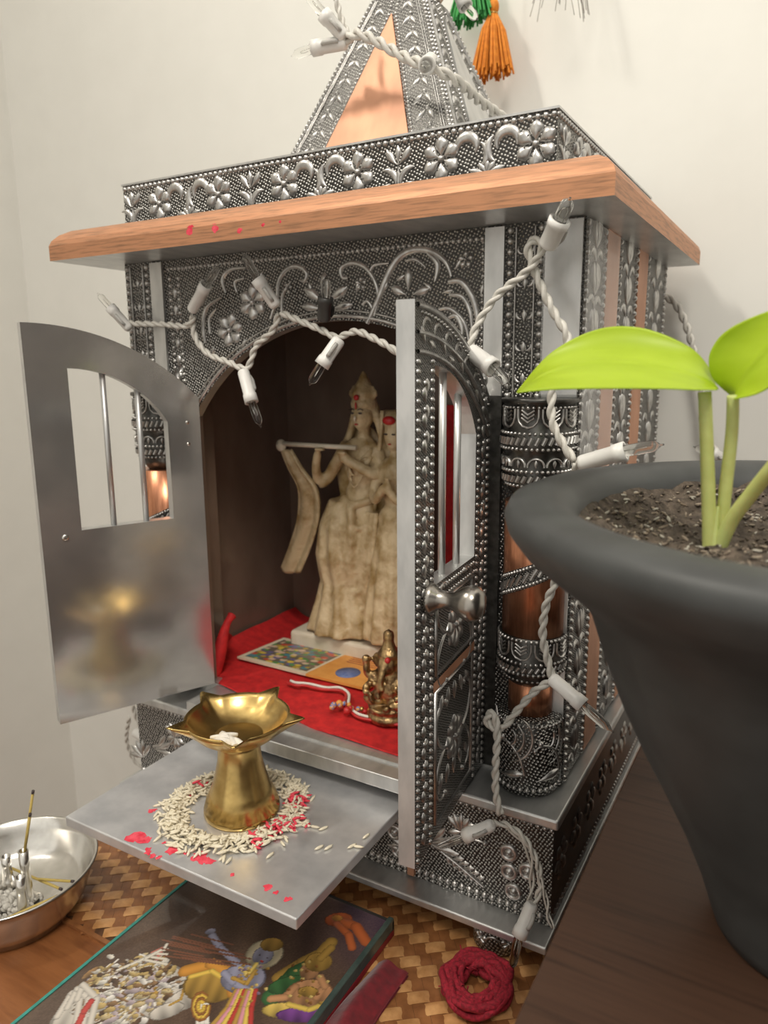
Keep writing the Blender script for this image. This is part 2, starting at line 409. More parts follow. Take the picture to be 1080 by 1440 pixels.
# --- spire
def spire():
    cx, cy, za, k = -23.2, 44.0, 25.4, .41
    z0, z1 = 10.74, 21.3
    mb = MB(); h0, h1 = k * (za - z0), k * (za - z1)
    tilt = math.atan(k)
    for f in range(4):
        a = f * pi / 2
        def P(u, z, h, a=a):        # u in -1..1 across the face
            hw = k * (za - z); x, y = u * hw, -hw - h * cos(tilt); z2 = z + h * sin(tilt)
            return (cx + x * cos(a) - y * sin(a), cy + x * sin(a) + y * cos(a), z2)
        # ground
        b = len(mb.v); mb.v += [P(-1, z0, 0), P(1, z0, 0), P(1, z1, 0), P(-1, z1, 0)]; mb.face((b, b + 1, b + 2, b + 3), 'silver_dotted_ground')
        # copper triangle; on the sides its pale glancing reflection is painted in as grey
        wb = 3.3 / h0; zt = 20.0
        b = len(mb.v)
        tri = [(-wb, z0), (wb, z0), (0, zt)]
        mb.v += [P(u, z, .12) for u, z in tri] + [P(u, z, 0) for u, z in tri]
        cm = 'aluminium' if f % 2 else 'copper_sheet'; mb.face((b, b + 1, b + 2), cm)
        for i in range(3): mb.face((b + i, b + 3 + i, b + 3 + (i + 1) % 3, b + (i + 1) % 3), cm)
        if f == 2: continue
        F = lambda u, v, h: P(u / (k * (za - v)), v, h)
        for s in (-1, 1):
            n = 40
            for i in range(n):
                z = z0 + .2 + (z1 - z0 - .2) * i / n; hw = k * (za - z)
                inn = wb * hw * max(0, (zt - z) / (zt - z0)) * (h0 / hw) if z < zt else 0
                inn = 3.3 * max(0, (zt - z) / (zt - z0))
                mb.bead(F, s * (hw - .13), z, .13, .13)
                if hw - inn > .9:
                    mb.bead(F, s * (inn + .22), z, .11, .11)
            for off in (.42, .56):
                pts = [(s * (k * (za - z) - off), z) for z in (z0, z0 + 3, z0 + 6, z1 - .2)]
                mb.ridge(F, pts, .035, .09)
            z = z0 + .6
            while z < z1 - .8:
                hw = k * (za - z); inn = 3.3 * max(0, (zt - z) / (zt - z0)); c = s * ((hw - .56 + inn + .36) / 2); w_ = max(.16, (hw - .56 - inn - .36) / 2)
                mb.petal(F, (c - w_ * .7, z - .3), radians(50), .75, .16, .14); mb.petal(F, (c + w_ * .7, z - .3), radians(130), .75, .16, .14)
                mb.bead(F, c, z + .42, .12, .14)
                z += 1.0
    mb.build('spire', T)
    mb = MB(); mb.lathe(cx, cy, [(h1 * 1.05, 21.2), (1.9, 21.5), (2.35, 22.1), (2.5, 22.8), (2.2, 23.5), (1.2, 24.1), (.5, 24.6), (.4, 25.4), (.9, 26.0), (.3, 27.2), (0.01, 28)], 'silver_relief_dark', 32)
    mb.build('finial', T)
spire()
# --- body walls
mb = MB(); mb.box(XL + .03, -36.2, 37.3, YB, -21, 6.3, 'brown_laminate'); mb.box(XL - .02, XL + .05, YF, YB, -1.5, 6.3, 'silver_dotted_ground'); mb.box(XL - .02, XL + .05, 37.2, YB, -21, -1.5, 'silver_dotted_ground'); mb.box(XL, -34.7, 37.1, 37.35, -21, -1.5, 'silver_dotted_ground'); mb.box(-34.9, -34.6, YF + .7, 37.3, -21, 6.3, 'brown_laminate'); mb.build('side_panel', T)
def sidepanel():
    mb = MB(); mb.box(-10.1, XR, YF + .02, YB, -21, 6.3, 'brown_laminate')
    mb.box(XR, XR + .06, YF + .02, YB, -21, 6.3, 'silver_fine_ground')
    F = right(XR + .06)
    for y in (37.8, 45.2):
        mb.box(XR, XR + .12, y, y + 2.6, -21, 6.3, 'copper_sheet')
    for (a, b_) in ((34.15, 37.6), (40.6, 45.0), (48.0, 54.2)):
        mb.beads(F, (a + .15, -20.8), (a + .15, 6.1), .42, .17, .15); mb.beads(F, (b_ - .15, -20.8), (b_ - .15, 6.1), .42, .17, .15)
        c = (a + b_) / 2; w_ = (b_ - a) / 2 - .5; z = -20
        while z < 5.6:
            mb.petal(F, (c, z), radians(90), 1.5, .35, .16); mb.petal(F, (c, z), radians(45), 1.5, .28, .14, curve=.5); mb.petal(F, (c, z), radians(135), 1.5, .28, .14, curve=-.5)
            mb.arc(F, (c + w_ * .5, z - .6), .5, radians(180), radians(20), .16, .12); mb.arc(F, (c - w_ * .5, z - .6), .5, radians(0), radians(160), .16, .12)
            z += 2.1
    mb.build('side_panel', T)
sidepanel()
mb = MB(); mb.box(-36.2, -10.1, 47.6, YB, -21, 6.3, 'brown_laminate'); mb.build('back_panel', T)
mb = MB(); mb.box(-36.2, -10.1, YF + .7, 47.6, 5.6, 6.29, 'brown_laminate'); mb.build('ceiling_panel', T)

# --- arch panel
AC, AR, AZT = -22.6, 12.8, 2.35
def arch_z(x): return AZT - (AR - sqrt(max(0, AR * AR - (x - AC) ** 2)))
PX0, PX1, OX0, OX1 = -34.7, -13.9, -33.05, -14.2
def archpanel():
    mb = MB(); n = 48
    for i in range(n):
        a = OX0 + (OX1 - OX0) * i / n; b_ = OX0 + (OX1 - OX0) * (i + 1) / n; za, zb = arch_z(a), arch_z(b_)
        mb.hexa([(a, YF, za), (b_, YF, zb), (b_, YF + .7, zb), (a, YF + .7, za), (a, YF, 6.28), (b_, YF, 6.28), (b_, YF + .7, 6.28), (a, YF + .7, 6.28)],
                ['aluminium', 'aluminium', 'silver_dotted_ground', 'aluminium', 'brown_laminate', 'aluminium'], skip=(3, 5))
    for a, b_ in ((PX0, OX0), (OX1, PX1)):
        mb.box(a, b_, YF, YF + .7, -20.6, 6.28, ['aluminium', 'aluminium', 'silver_dotted_ground', 'brown_laminate', 'brown_laminate', 'brown_laminate'])
    F = front(YF)
    mb.beads(F, (PX0 + .2, 5.78), (PX1 - .2, 5.78), .3, .12, .1)
    mb.beads(F, (PX1 - .15, -1), (PX1 - .15, 5.6), .3, .1, .1)
    # bead chains down the left jamb
    for x in (PX0 + .3, PX0 + 1.0, OX0 - .2): mb.beads(F, (x, -20.4), (x, 5.2 if x < PX0 + 1.2 else -1.9), .4, .14, .13)
    for z in range(-20, 5): mb.petal(F, (PX0 + .65, z), radians(90), .7, .2, .12)
    # edging of the arch
    for off, w_, h in ((.22, .1, .12), (.5, .05, .08)):
        p = []
        for i in range(40):
            x = OX0 + (OX1 - OX0) * i / 39; d = (x - AC) / AR; p.append((x + d * off * .9, arch_z(x) + off * sqrt(max(.05, 1 - d * d))))
        mb.ridge(F, p, w_, h)
    # flowers and vines
    def q(cx, cy): p = AY(168 + cx / 1.918, 240 + cy / 1.918, YF); return (p.x, p.z)
    def vine(pts, w_=.14, taper=True, h=.17):
        c = catmull([Vector((*q(*p), 0)) for p in pts], 6); mb.ridge(F, [(v.x, v.y) for v in c], (lambda t: w_ * (.35 + .65 * sin(pi * min(1, .15 + t * .8)))) if taper else w_, h)
    def fl(cx, cy, r, n=6, rot=.3, h=.17): c = q(cx, cy); mb.flower(F, c, r, n, rot, h)
    fl(298, 430, .98, 6, .25); fl(360, 355, .98, 6, .5); fl(652, 305, .35, 5); fl(935, 240, .4, 5); fl(990, 285, .16, 5); fl(455, 318, .3, 4); fl(770, 400, .5, 5)
    vine([(232, 465), (226, 420), (236, 370), (275, 342)]); vine([(245, 440), (243, 400), (262, 372)], .1); vine([(288, 330), (278, 295), (298, 268), (342, 262)])
    vine([(318, 328), (312, 300), (338, 290)], .1); vine([(392, 330), (385, 300), (372, 280)], .1); vine([(408, 400), (425, 345), (430, 300), (452, 266), (482, 258), (505, 276), (500, 298), (488, 296)])
    vine([(440, 400), (440, 340), (462, 300)], .1); vine([(618, 290), (602, 288), (598, 264), (628, 249), (664, 262), (690, 300), (698, 345), (688, 392)])
    vine([(676, 275), (688, 255), (728, 250)], .1); vine([(655, 362), (668, 352), (682, 372), (676, 400)], .1)
    vine([(668, 412), (696, 352), (722, 286), (752, 236), (792, 214), (842, 218), (880, 246), (896, 286)], .2); vine([(832, 222), (858, 252), (852, 298)], .16)
    vine([(772, 244), (800, 240), (828, 262)], .09); vine([(888, 300), (922, 300), (952, 342), (966, 400), (962, 455)], .18); vine([(890, 336), (924, 340), (946, 380), (952, 436)], .13)
    vine([(850, 380), (890, 372), (930, 410), (945, 470)], .12); vine([(884, 400), (908, 392), (925, 430), (915, 470)], .14)
    for (cx, cy, a, l, w_) in ((555, 345, 90, 1.35, .32), (550, 352, 150, 1.4, .3), (565, 352, 30, 1.4, .3), (545, 372, 172, 1.3, .26), (575, 372, 8, 1.3, .26), (780, 325, 90, 1.1, .24), (775, 335, 155, 1.0, .26), (790, 335, 15, 1.0, .24), (780, 345, 200, .9, .2), (790, 345, -25, .9, .2)):
        mb.petal(F, q(cx, cy), radians(a), l, w_, .18)
    for (cx, cy, a) in ((330, 480, 60), (375, 300, 60), (520, 330, 110), (640, 330, 80), (710, 330, 60), (745, 300, 30), (820, 300, -40), (905, 270, 60), (975, 340, 80), (975, 430, 80), (870, 330, 10), (250, 500, 70)):
        mb.petal(F, q(cx, cy), radians(a), .6, .12, .13)
    mb.build('arch_panel', T)
archpanel()
# --- pilasters
def pilaster(xa, xb, strips):      # strips: list (x0,x1,kind)
    mb = MB(); F = front(YF - .02)
    zl = -21 if xa > -20 else -1.55
    mb.box(xa, xb, YF, YF + .9, zl, 6.29, 'silver_dotted_ground')
    for a, b_, kind in strips:
        if kind == 'plain':
            mb.box(a, b_, YF - .18, YF + .1, -1.5, 6.2, 'aluminium')
            if xa > -20 and a < -12: mb.box(a - .05, b_ + .1, YF - .3, YF + .1, -14.8, -1.5, 'silver_patina_and_reflection'); mb.box(a, b_, YF - .1, YF + .1, -21, -14.8, 'silver_patina_and_reflection')  # lower post darker: the door's reflection is put into its colour
            elif xa > -20: mb.box(a, b_, YF - .1, YF + .1, -21, -1.5, 'aluminium')
            else: mb.box(a, b_, YF - .18, YF + .1, zl, -1.5, 'aluminium')
        else:
            for x in (a + .2, b_ - .2): mb.beads(F, (x, -1.5), (x, 6.0), .46, .18, .17)
            for x in (a + .5, b_ - .5): mb.ridge(F, [(x, -1.6), (x, 2), (x, 6.1)], .045, .12)
            c = (a + b_) / 2; z = -1.1
            while z < 5.6:
                for s in (-1, 1): mb.arc(F, (c + s * .17, z + .45), .2, radians(90 - s * 60), radians(90 + s * (-200)), .08, .1)
                mb.petal(F, (c, z + .1), radians(90), .55, .13, .1)
                for q in range(5): mb.bead(F, c - .3 + q * .15, z - .12, .06, .1, n=6)
                z += 1.45
    mb.build('pilaster', T)
pilaster(PX1, XR, [(-13.9, -12.95, 'plain'), (-12.9, -11.0, 'beads'), (-10.98, -9.32, 'plain')])
pilaster(XL, PX0, [(XL, -36.1, 'beads'), (-35.9, -34.9, 'plain')])
# --- columns
def column(cx, cy):
    def FC(R): return lambda u, v, h: (cx + (R + h) * sin(u / R), cy - (R + h) * cos(u / R), v)
    mb = MB(); R = 1.62
    mb.lathe(cx, cy, [(1.5, -6.4), (1.5, -12.9)], 'copper_vertical', 48); mb.lathe(cx, cy, [(1.1, -15.3), (1.1, -17.2)], 'copper_vertical', 40)
    c = mb.build('column', T)
    # spiral rope band
    mb = MB(); n = 60
    for o, kind in ((-.42, 0), (.42, 0)):
        for i in range(90):
            u = -1.5 * pi * 1.5 + i * .16
            z = -9.9 + .46 * u + o
            if -12.6 < z < -6.6: mb.bead(FC(1.5), u, z, .1, .13, n=6)
    pts = lambda o: [(u, -9.9 + .46 * u + o) for u in [(-4.7 + .3 * i) for i in range(32)]]
    b = len(mb.v)
    for o in (-.55, .55):
        for u, z in pts(o): mb.v.append(FC(1.5)(u, z, .04))
    for i in range(31): mb.face((b + i, b + i + 1, b + 32 + i + 1, b + 32 + i), 'silver_fine_ground', True)
    for i in range(26):
        u = -4.6 + i * .36; z = -9.9 + .46 * u
        if not -12.4 < z < -6.8: continue
        mb.ridge(FC(1.5), [(u - .12, z - .26), (u, z), (u + .16, z + .28)], .11, .12)
    mb.build('rope_band', c)
    def uleaves(mb, R, z0, z1, n):
        per = 2 * pi * R; w_ = per / n
        for i in range(n):
            u = -per / 2 + (i + .5) * w_; zz = [(u - w_ * .42, z1)] + [(u - w_ * .42 * cos(q), z0 + w_ * .42 - w_ * .42 * sin(q)) for q in (0, .5, 1, pi / 2, pi - 1, pi - .5, pi)] + [(u + w_ * .42, z1)]
            mb.ridge(FC(R), zz, .055, .1)
            z = z0 + .25
            while z < z1 - .1:
                mb.ridge(FC(R), [(u - w_ * .26, z + .2), (u, z), (u + w_ * .26, z + .2)], .05, .1); z += .17
    def ropes(mb, R, z, r, step=.3):
        n = int(2 * pi * R / step)
        for i in range(n): u = -pi * R + i * 2 * pi * R / n; mb.ridge(FC(R), [(u - .05, z - r), (u + .03, z), (u + .1, z + r)], .1, .13)
    def ring(mb, R, z, r=.09, step=.24):
        n = int(2 * pi * R / step)
        for i in range(n): mb.bead(FC(R), -pi * R + i * 2 * pi * R / n, z, r, .12, n=6)
    # capital
    mb = MB(); mb.lathe(cx, cy, [(1.75, -1.55), (1.78, -1.6), (1.78, -1.75), (R, -1.8), (R, -3.0), (R + .06, -3.1), (R + .1, -3.9), (R, -4.0), (R - .03, -4.7), (R - .0, -5.0), (R - .12, -5.5), (R - .45, -6.1), (R - .75, -6.5), (.2, -6.6)], 'silver_patina_and_reflection', 48, caps=True)
    ring(mb, R, -1.95, .08); uleaves(mb, R, -2.85, -2.0, 9); ring(mb, R + .06, -3.12); ropes(mb, R + .08, -3.45, .17); ring(mb, R + .08, -3.82)
    for i in range(12):
        u = -pi * R + (i + .5) * 2 * pi * R / 12; mb.arc(FC(R), (u, -4.6), .36, radians(185), radians(-5), .06, .12, taper=False); mb.petal(FC(R), (u, -4.7), radians(90), .4, .1, .12)
    ring(mb, R, -4.85, .1); ropes(mb, R - .04, -5.2, .15); ring(mb, R - .15, -5.55, .09)
    mb.build('capital', c)
    # lower ring
    mb = MB(); mb.lathe(cx, cy, [(R, -12.9), (R + .02, -13.0), (R, -14.1), (R + .05, -14.3), (R - .05, -14.8), (R - .35, -15.3), (1.1, -15.5)], 'silver_patina_and_reflection', 48)
    ring(mb, R, -13.0); uleaves(mb, R, -13.95, -13.1, 9); ring(mb, R, -14.15); ropes(mb, R, -14.42, .12); ring(mb, R - .02, -14.7, .11); ring(mb, R - .3, -15.15, .09)
    mb.build('ring_band', c)
    # base drum
    mb = MB(); mb.lathe(cx, cy, [(R - .1, -17.1), (R, -17.2), (R + .08, -18.4), (R + .08, -19.6), (R - .02, -20.6), (R - .1, -21.15)], 'silver_dotted_ground', 48)
    F = FC(R + .07)
    for i in range(5):
        u0 = -pi * R + i * 2 * pi * R / 5 + .2
        for k in range(3): mb.arc(F, (u0 + .2, -18.0), .5 + k * .42, radians(-80), radians(50), .1, .13)
        mb.petal(F, (u0 - .2, -20.2), radians(15), 1.4, .22, .14); mb.scroll(F, (u0 + 1.2, -19.9), radians(100), 2.6, .2, 2.4, .09, .13); mb.bead(F, u0 - .1, -18.2, .16, .16)
    ring(mb, R, -17.35, .08, .22); ring(mb, R + .0, -20.75, .13, .32)
    mb.build('column_base', c)
column(-10.98, 33.75); column(-35.8, 33.9)

# --- base: step ledge, plinth, lower ledge, feet
BX0, BX1 = -37.9, -8.55
mb = MB(); mb.box(BX0, BX1, 31.1, 55, -21.75, -21.2, 'aluminium', .12); mb.build('step_ledge', T)
mb = MB(); mb.box(-31.2, -15.4, 30.0, 34, -21.2, -20.75, 'aluminium'); mb.box(-31.2, -15.4, 29.85, 30.1, -21.5, -20.7, 'aluminium', .06)
mb.box(-36.2, -10.1, YF, 47.6, -21.2, -20.6, 'aluminium'); mb.box(-32.3, -14.2, 31.1, YF, -21.2, -20.62, 'aluminium'); mb.build('inner_floor', T)
def plinth():
    y = 31.55; x0, x1 = BX0 + .5, BX1 - .32
    mb = MB(); mb.box(x0, x1, y, 54.6, -27.35, -21.75, ['brown_laminate', 'brown_laminate', 'silver_dotted_ground', 'black_plastic', 'brown_laminate', 'silver_dotted_ground']) ; F = front(y)  # right side black: shade of the unlit gap put into its material
    mb.beads(F, (x0 + .2, -22.05), (x1 - .1, -22.05), .34, .13, .12); mb.beads(F, (x0 + .2, -26.9), (x1 - .1, -26.9), .42, .17, .16); mb.beads(F, (x0 + .2, -27.2), (x1 - .1, -27.2), .42, .1, .12)
    mb.box(-16.75, -16.35, y - .22, y, -27.2, -21.8, 'copper_sheet')
    for u in (-34.5, -27.5, -14.2 - 6.6, -14.2):
        mb.scroll(F, (u - 1.6, -24.9), radians(20), 3.6, .05, -.5, .09, .14)
        for a in (40, 15, -12): mb.petal(F, (u - 1.4, -25.0), radians(a), 1.6, .2, .15, curve=.2)
        # carnation
        for a in (40, 65, 90, 115, 140): mb.petal(F, (u + .5, -23.7), radians(a), 1.0, .2, .15)
        for a in (200, 235, 270, 305, 340): mb.petal(F, (u + .5, -23.7), radians(a), .8, .18, .14)
        # serrated leaf
        mb.ridge(F, [(u - .6, -25.2), (u + .5, -25.7), (u + 1.8, -26.4)], .06, .16)
        for k in range(6):
            q = k / 6; x, z = u - .3 + 2.0 * q, -25.3 - .95 * q
            mb.petal(F, (x, z), radians(20), .75 - .3 * q, .15, .13); mb.petal(F, (x, z), radians(-75), .6 - .2 * q, .14, .13)
        # round blossoms
        for (du, dv) in ((3.1, -.0), (3.15, -1.05), (3.4, -2.1), (4.1, -.7)):
            mb.arc(F, (u + du, -24.0 + dv), .36, 0, 2 * pi, .13, .13, taper=False); mb.bead(F, u + du, -24.0 + dv, .24, .16); mb.bead(F, u + du, -24.0 + dv, .09, .26)
        for k in range(5): mb.petal(F, (u - 2.6, -26.0), radians(60 + k * 30), 1.3, .2, .14)
    G = right(x1 - .05)
    mb.beads(G, (y + .2, -26.9), (54, -26.9), .42, .17, .16)
    for k in range(8): mb.flower(G, (33 + k * 2.8, -24.4), 1.1, 6, .2, .15, 'silver_relief_dark')
    mb.build('plinth', T)
plinth()
mb = MB(); mb.box(BX0 - .15, BX1 - .05, 30.1, 55, -27.8, -27.35, 'aluminium', .1); mb.build('bottom_ledge', T)
for x, y in ((-11.6, 31.6), (-35.3, 31.6), (-11.6, 52.5), (-35.3, 52.5)):
    mb = MB(); FF = lambda u, v, h: (x + (1.25 + h) * sin(u / 1.25), y - (1.25 + h) * cos(u / 1.25), v)
    mb.lathe(x, y, [(1.1, ZM), (1.25, ZM + .2), (1.25, -27.9), (1.3, -27.78)], 'silver_dotted_ground', 32)
    for k in range(5): mb.flower(FF, (-3.5 + k * 1.5, -28.45), .4, 5, .3, .12); mb.arc(FF, (-2.8 + k * 1.5, -28.5), .35, 0, 3.4, .07, .1)
    mb.build('foot', T)
# --- sliding tray
mb = MB(); mb.box(-30.75, -16.35, 20.95, 34, -22.75, -22.2, 'aluminium_tray', .07); mb.build('pull_out_tray', T)

# --- doors
def door(Hx, Hy, Fx, Fy, out, knob):
    H = Vector((Hx, Hy)); D = Vector((Fx, Fy)) - H; L = D.length; D /= L; Nn = Vector((D.y, -D.x))
    if Nn.x * out < 0: Nn = -Nn
    th = .75; zb = -20.3 if out < 0 else -20.95
    Fr = lambda s, z, h: (H.x + D.x * s + Nn.x * h, H.y + D.y * s + Nn.y * h, z)     # h: 0 = inner face, th = outer
    def zt(s): r = 12.8; return 2.33 - (r - sqrt(r * r - (L - s) ** 2))
    def wt(s): r = 6.2; return -.05 - (r - sqrt(r * r - (7.4 - s) ** 2))
    w0, w1, wb = 2.0, 7.35, -9.05
    ss = [0] + [w0 * i / 4 for i in range(1, 5)] + [w0 + (w1 - w0) * i / 16 for i in range(1, 17)] + [w1 + (L - w1) * i / 5 for i in range(1, 6)]
    mb = MB()
    om = 'silver_fine_ground'; im = 'door_inner_metal'; em = 'aluminium'
    def slab(s0, s1, za0, za1, zb0, zb1, ends):
        p = [Fr(s0, za0, 0), Fr(s1, za1, 0), Fr(s1, za1, th), Fr(s0, za0, th), Fr(s0, zb0, 0), Fr(s1, zb1, 0), Fr(s1, zb1, th), Fr(s0, zb0, th)]
        sk = []
        if not ends[1]: sk.append(3)
        if not ends[0]: sk.append(5)
        mb.hexa(p, [em, em, im, em, om, em], skip=tuple(sk))
    for i in range(len(ss) - 1):
        a, b_ = ss[i], ss[i + 1]; e0, e1 = i == 0, i == len(ss) - 2
        if a >= w0 - 1e-6 and b_ <= w1 + 1e-6:
            slab(a, b_, zb, zb, wb, wb, (0, 0)); slab(a, b_, wt(a), wt(b_), zt(a), zt(b_), (0, 0))
        else: slab(a, b_, zb, zb, zt(a), zt(b_), (e0, e1))
    # jamb faces of the opening
    for s_ in (w0, w1):
        b = len(mb.v); mb.v += [Fr(s_, wb, 0), Fr(s_, wb, th), Fr(s_, wt(s_), th), Fr(s_, wt(s_), 0)]; mb.face((b, b + 1, b + 2, b + 3), em)
    # relief on the outer face
    F = lambda u, v, h: Fr(u, v, th + h)
    for s_ in (.25, w0 - .3): mb.beads(F, (s_, zb + .2), (s_, -2.6), .36, .13, .13)
    for s_ in (w1 + .3, L - .28): mb.beads(F, (s_, zb + .2), (s_, .1), .36, .13, .13)
    for c in ((w1 + L) / 2, w0 / 2 - .1):
        z = zb + .5
        while z < -.6:
            mb.petal(F, (c, z), radians(60), .6, .2, .14, curve=.4); mb.petal(F, (c, z + .35), radians(130), .6, .2, .14, curve=-.4); mb.bead(F, c, z + .75, .13, .14); z += 1.0
    for o in (.18, 1.15, 1.85): mb.ridge(F, [(s_, zt(s_) - o) for s_ in [.2 + (L - .4) * i / 20 for i in range(21)]], .1, .13)
    for o, st in ((.42, .34),):
        for i in range(int((L - .4) / st)): s_ = .25 + st * i; mb.bead(F, s_, zt(s_) - o, .09, .11, 'silver_relief_dark', n=6)
    for i in range(7): s_ = 1.0 + i * 1.2; mb.arc(F, (s_, zt(s_) - .95), .38, radians(-20), radians(170), .09, .1, 'silver_relief_dark')
    for i in range(8): s_ = .7 + i * 1.1; mb.petal(F, (s_, zt(s_) - 1.55), radians(20 + 40 * (i % 2)), .75, .16, .13)
    mb.beads(F, (w0 + .1, wb - .3), (w1 - .1, wb - .3), .3, .11, .12); mb.beads(F, (w0, wb - .75), (w1, wb - .75), .3, .1, .1)
    for z0_, z1_ in ((-13.2, -9.95), (-20.3, -13.9)):
        zc = (z0_ + z1_) / 2; c = (w0 + w1) / 2
        mb.ridge(F, [(w0 + .2, z0_ + .1), (w0 + .2, z1_), (w1 - .2, z1_), (w1 - .2, z0_ + .1), (w0 + .2, z0_ + .1)], .07, .12)
        mb.flower(F, (c, zc), 1.1, 8, 0, .18)
        for s_ in (-1, 1):
            mb.scroll(F, (c + s_ * 1.2, zc), radians(90 - s_ * 70), 3.6, s_ * .5, s_ * 1.8, .1, .14); mb.scroll(F, (c + s_ * 1.2, zc), radians(-90 + s_ * 70), 3.6, -s_ * .5, -s_ * 1.8, .1, .14)
        if z1_ < -13: 
            for z in (-19, -15.2):
                for k in range(5): mb.petal(F, (c - 2 + k, z), radians(60 + 15 * k), .9, .2, .14)
    b = len(mb.v); mb.v += [F(w0 - .1, -13.35, .05), F(w1 + .1, -13.35, .05), F(w1 + .1, -13.8, .05), F(w0 - .1, -13.8, .05)]; mb.face((b, b + 1, b + 2, b + 3), 'copper_sheet')
    d = mb.build('door', T)
    for s_ in (5.45, 3.55):
        mb = MB(); mb.tube([Fr(s_, wb - .1, th / 2), Fr(s_, wt(s_) + .2, th / 2)], .17, 'aluminium', 10); mb.build('window_bar', d)
    # knob and its screw on the inside
    c = Vector(Fr(8.05, -9.35, th)); ax = Vector((Nn.x, Nn.y, 0)); q = ax.to_track_quat('Z', 'Y').to_matrix().to_4x4(); q.translation = c
    mb = MB(); mb.lathe(0, 0, [(.62, 0), (.66, .12), (.6, .3), (.42, .5), (.33, .85), (.38, 1.15), (.62, 1.5), (.74, 1.85), (.70, 2.15), (.5, 2.35), (.01, 2.42)], 'knob_metal', 28, axis=q); mb.build('knob', d)
    mb = MB(); q2 = (-ax).to_track_quat('Z', 'Y').to_matrix().to_4x4(); q2.translation = Vector(Fr(8.25, -9.35, 0))
    mb.lathe(0, 0, [(.2, 0), (.18, .07), (.1, .1), (.01, .1)], 'steel', 14, axis=q2)
    mb.build('screw', d)
    for z in (-1.6 - 1.7, -4.6):
        mb = MB(); q3 = q2.copy(); q3.translation = Vector(Fr(.8, z, 0)); mb.lathe(0, 0, [(.12, 0), (.1, .04), (.01, .05)], 'steel', 10, axis=q3); mb.build('screw', d)
door(-32.13, 33.5, -36.07, 24.88, -1, 0)
door(-14.3, 33.85, -13.52, 24.5, 1, 1)
# clear protective film on the front right corner
mb = MB(); mb.box(-11.0, -9.25, YF - .38, YF - .36, -1.4, 6.2, 'clear_film'); mb.box(-9.1, -9.08, YF, 40, -8, 6.2, 'clear_film'); mb.build('plastic_film', T)['label'] = 'clear plastic film on the corner'

# ================================================================== INSIDE THE TEMPLE
FZ = -20.6
def cloth_in():
    mb = MB(); c0 = [(-36.0, 33.5), (-33.2, 34.2), (-23.3, 32.05), (-17.8, 31.75), (-14.4, 31.6)]
    def fe(x):
        for (a, ya), (b_, yb) in zip(c0, c0[1:]):
            if x <= b_: return ya + (yb - ya) * (x - a) / (b_ - a)
        return c0[-1][1]
    def fn(u, v):
        x = -35.9 + 25.6 * u; f = max(fe(x), 31.4) if x > -32.5 else 34.9
        if x > -14.4: f = 34.9
        y = f + (47.4 - f) * v
        z = FZ + .12 + .06 * sin(x * 1.3 + y * .6) * sin(y * .9)
        e = max(0, (-34.2 - x) / 1.7); z += e * e * .7       # rises against the left wall
        return (x, y, z)
    mb.grid(fn, 70, 40, 'red_cloth')
    b0 = mb.grid(lambda u, v: tuple(Vector(fn(u, 0)) + Vector((0, -.02 * v, -(.1) * v))), 70, 1, 'red_cloth')
    # fold at the left front corner
    mb.tube(catmull([AY(302, 950, 34.95), AY(309, 915, 35.3), AY(318, 880, 35.9), AY(326, 866, 36.6)], 6), lambda t: .36 + .12 * sin(t * 6), 'red_cloth', 12)
    mb.grid(lambda u, v: AY(302 + 24 * v, 950 - 84 * v, 34.95 + 1.6 * v).lerp(Vector((-35.8, 37.5 + 2 * u, FZ + .9)), u) , 8, 8, 'red_cloth')
    tag(mb.build('floor_cloth'), 'bright red cloth lining the floor inside the temple', 'cloth')
cloth_in()
def hanging():
    mb = MB(); mb.grid(lambda u, v: (-22.3 + 11 * u, 47.2 + .18 * sin(u * 34), FZ + .3 + 17.5 * v), 60, 6, 'red_cloth')
    mb.grid(lambda u, v: (-22.3 + 11 * u, 47.35 + .18 * sin(u * 34), FZ + .3 + 17.5 * v), 60, 6, 'red_cloth')
    tag(mb.build('hanging_cloth'), 'red cloth hung on the back wall, glimpsed through the right door window', 'cloth')
hanging()

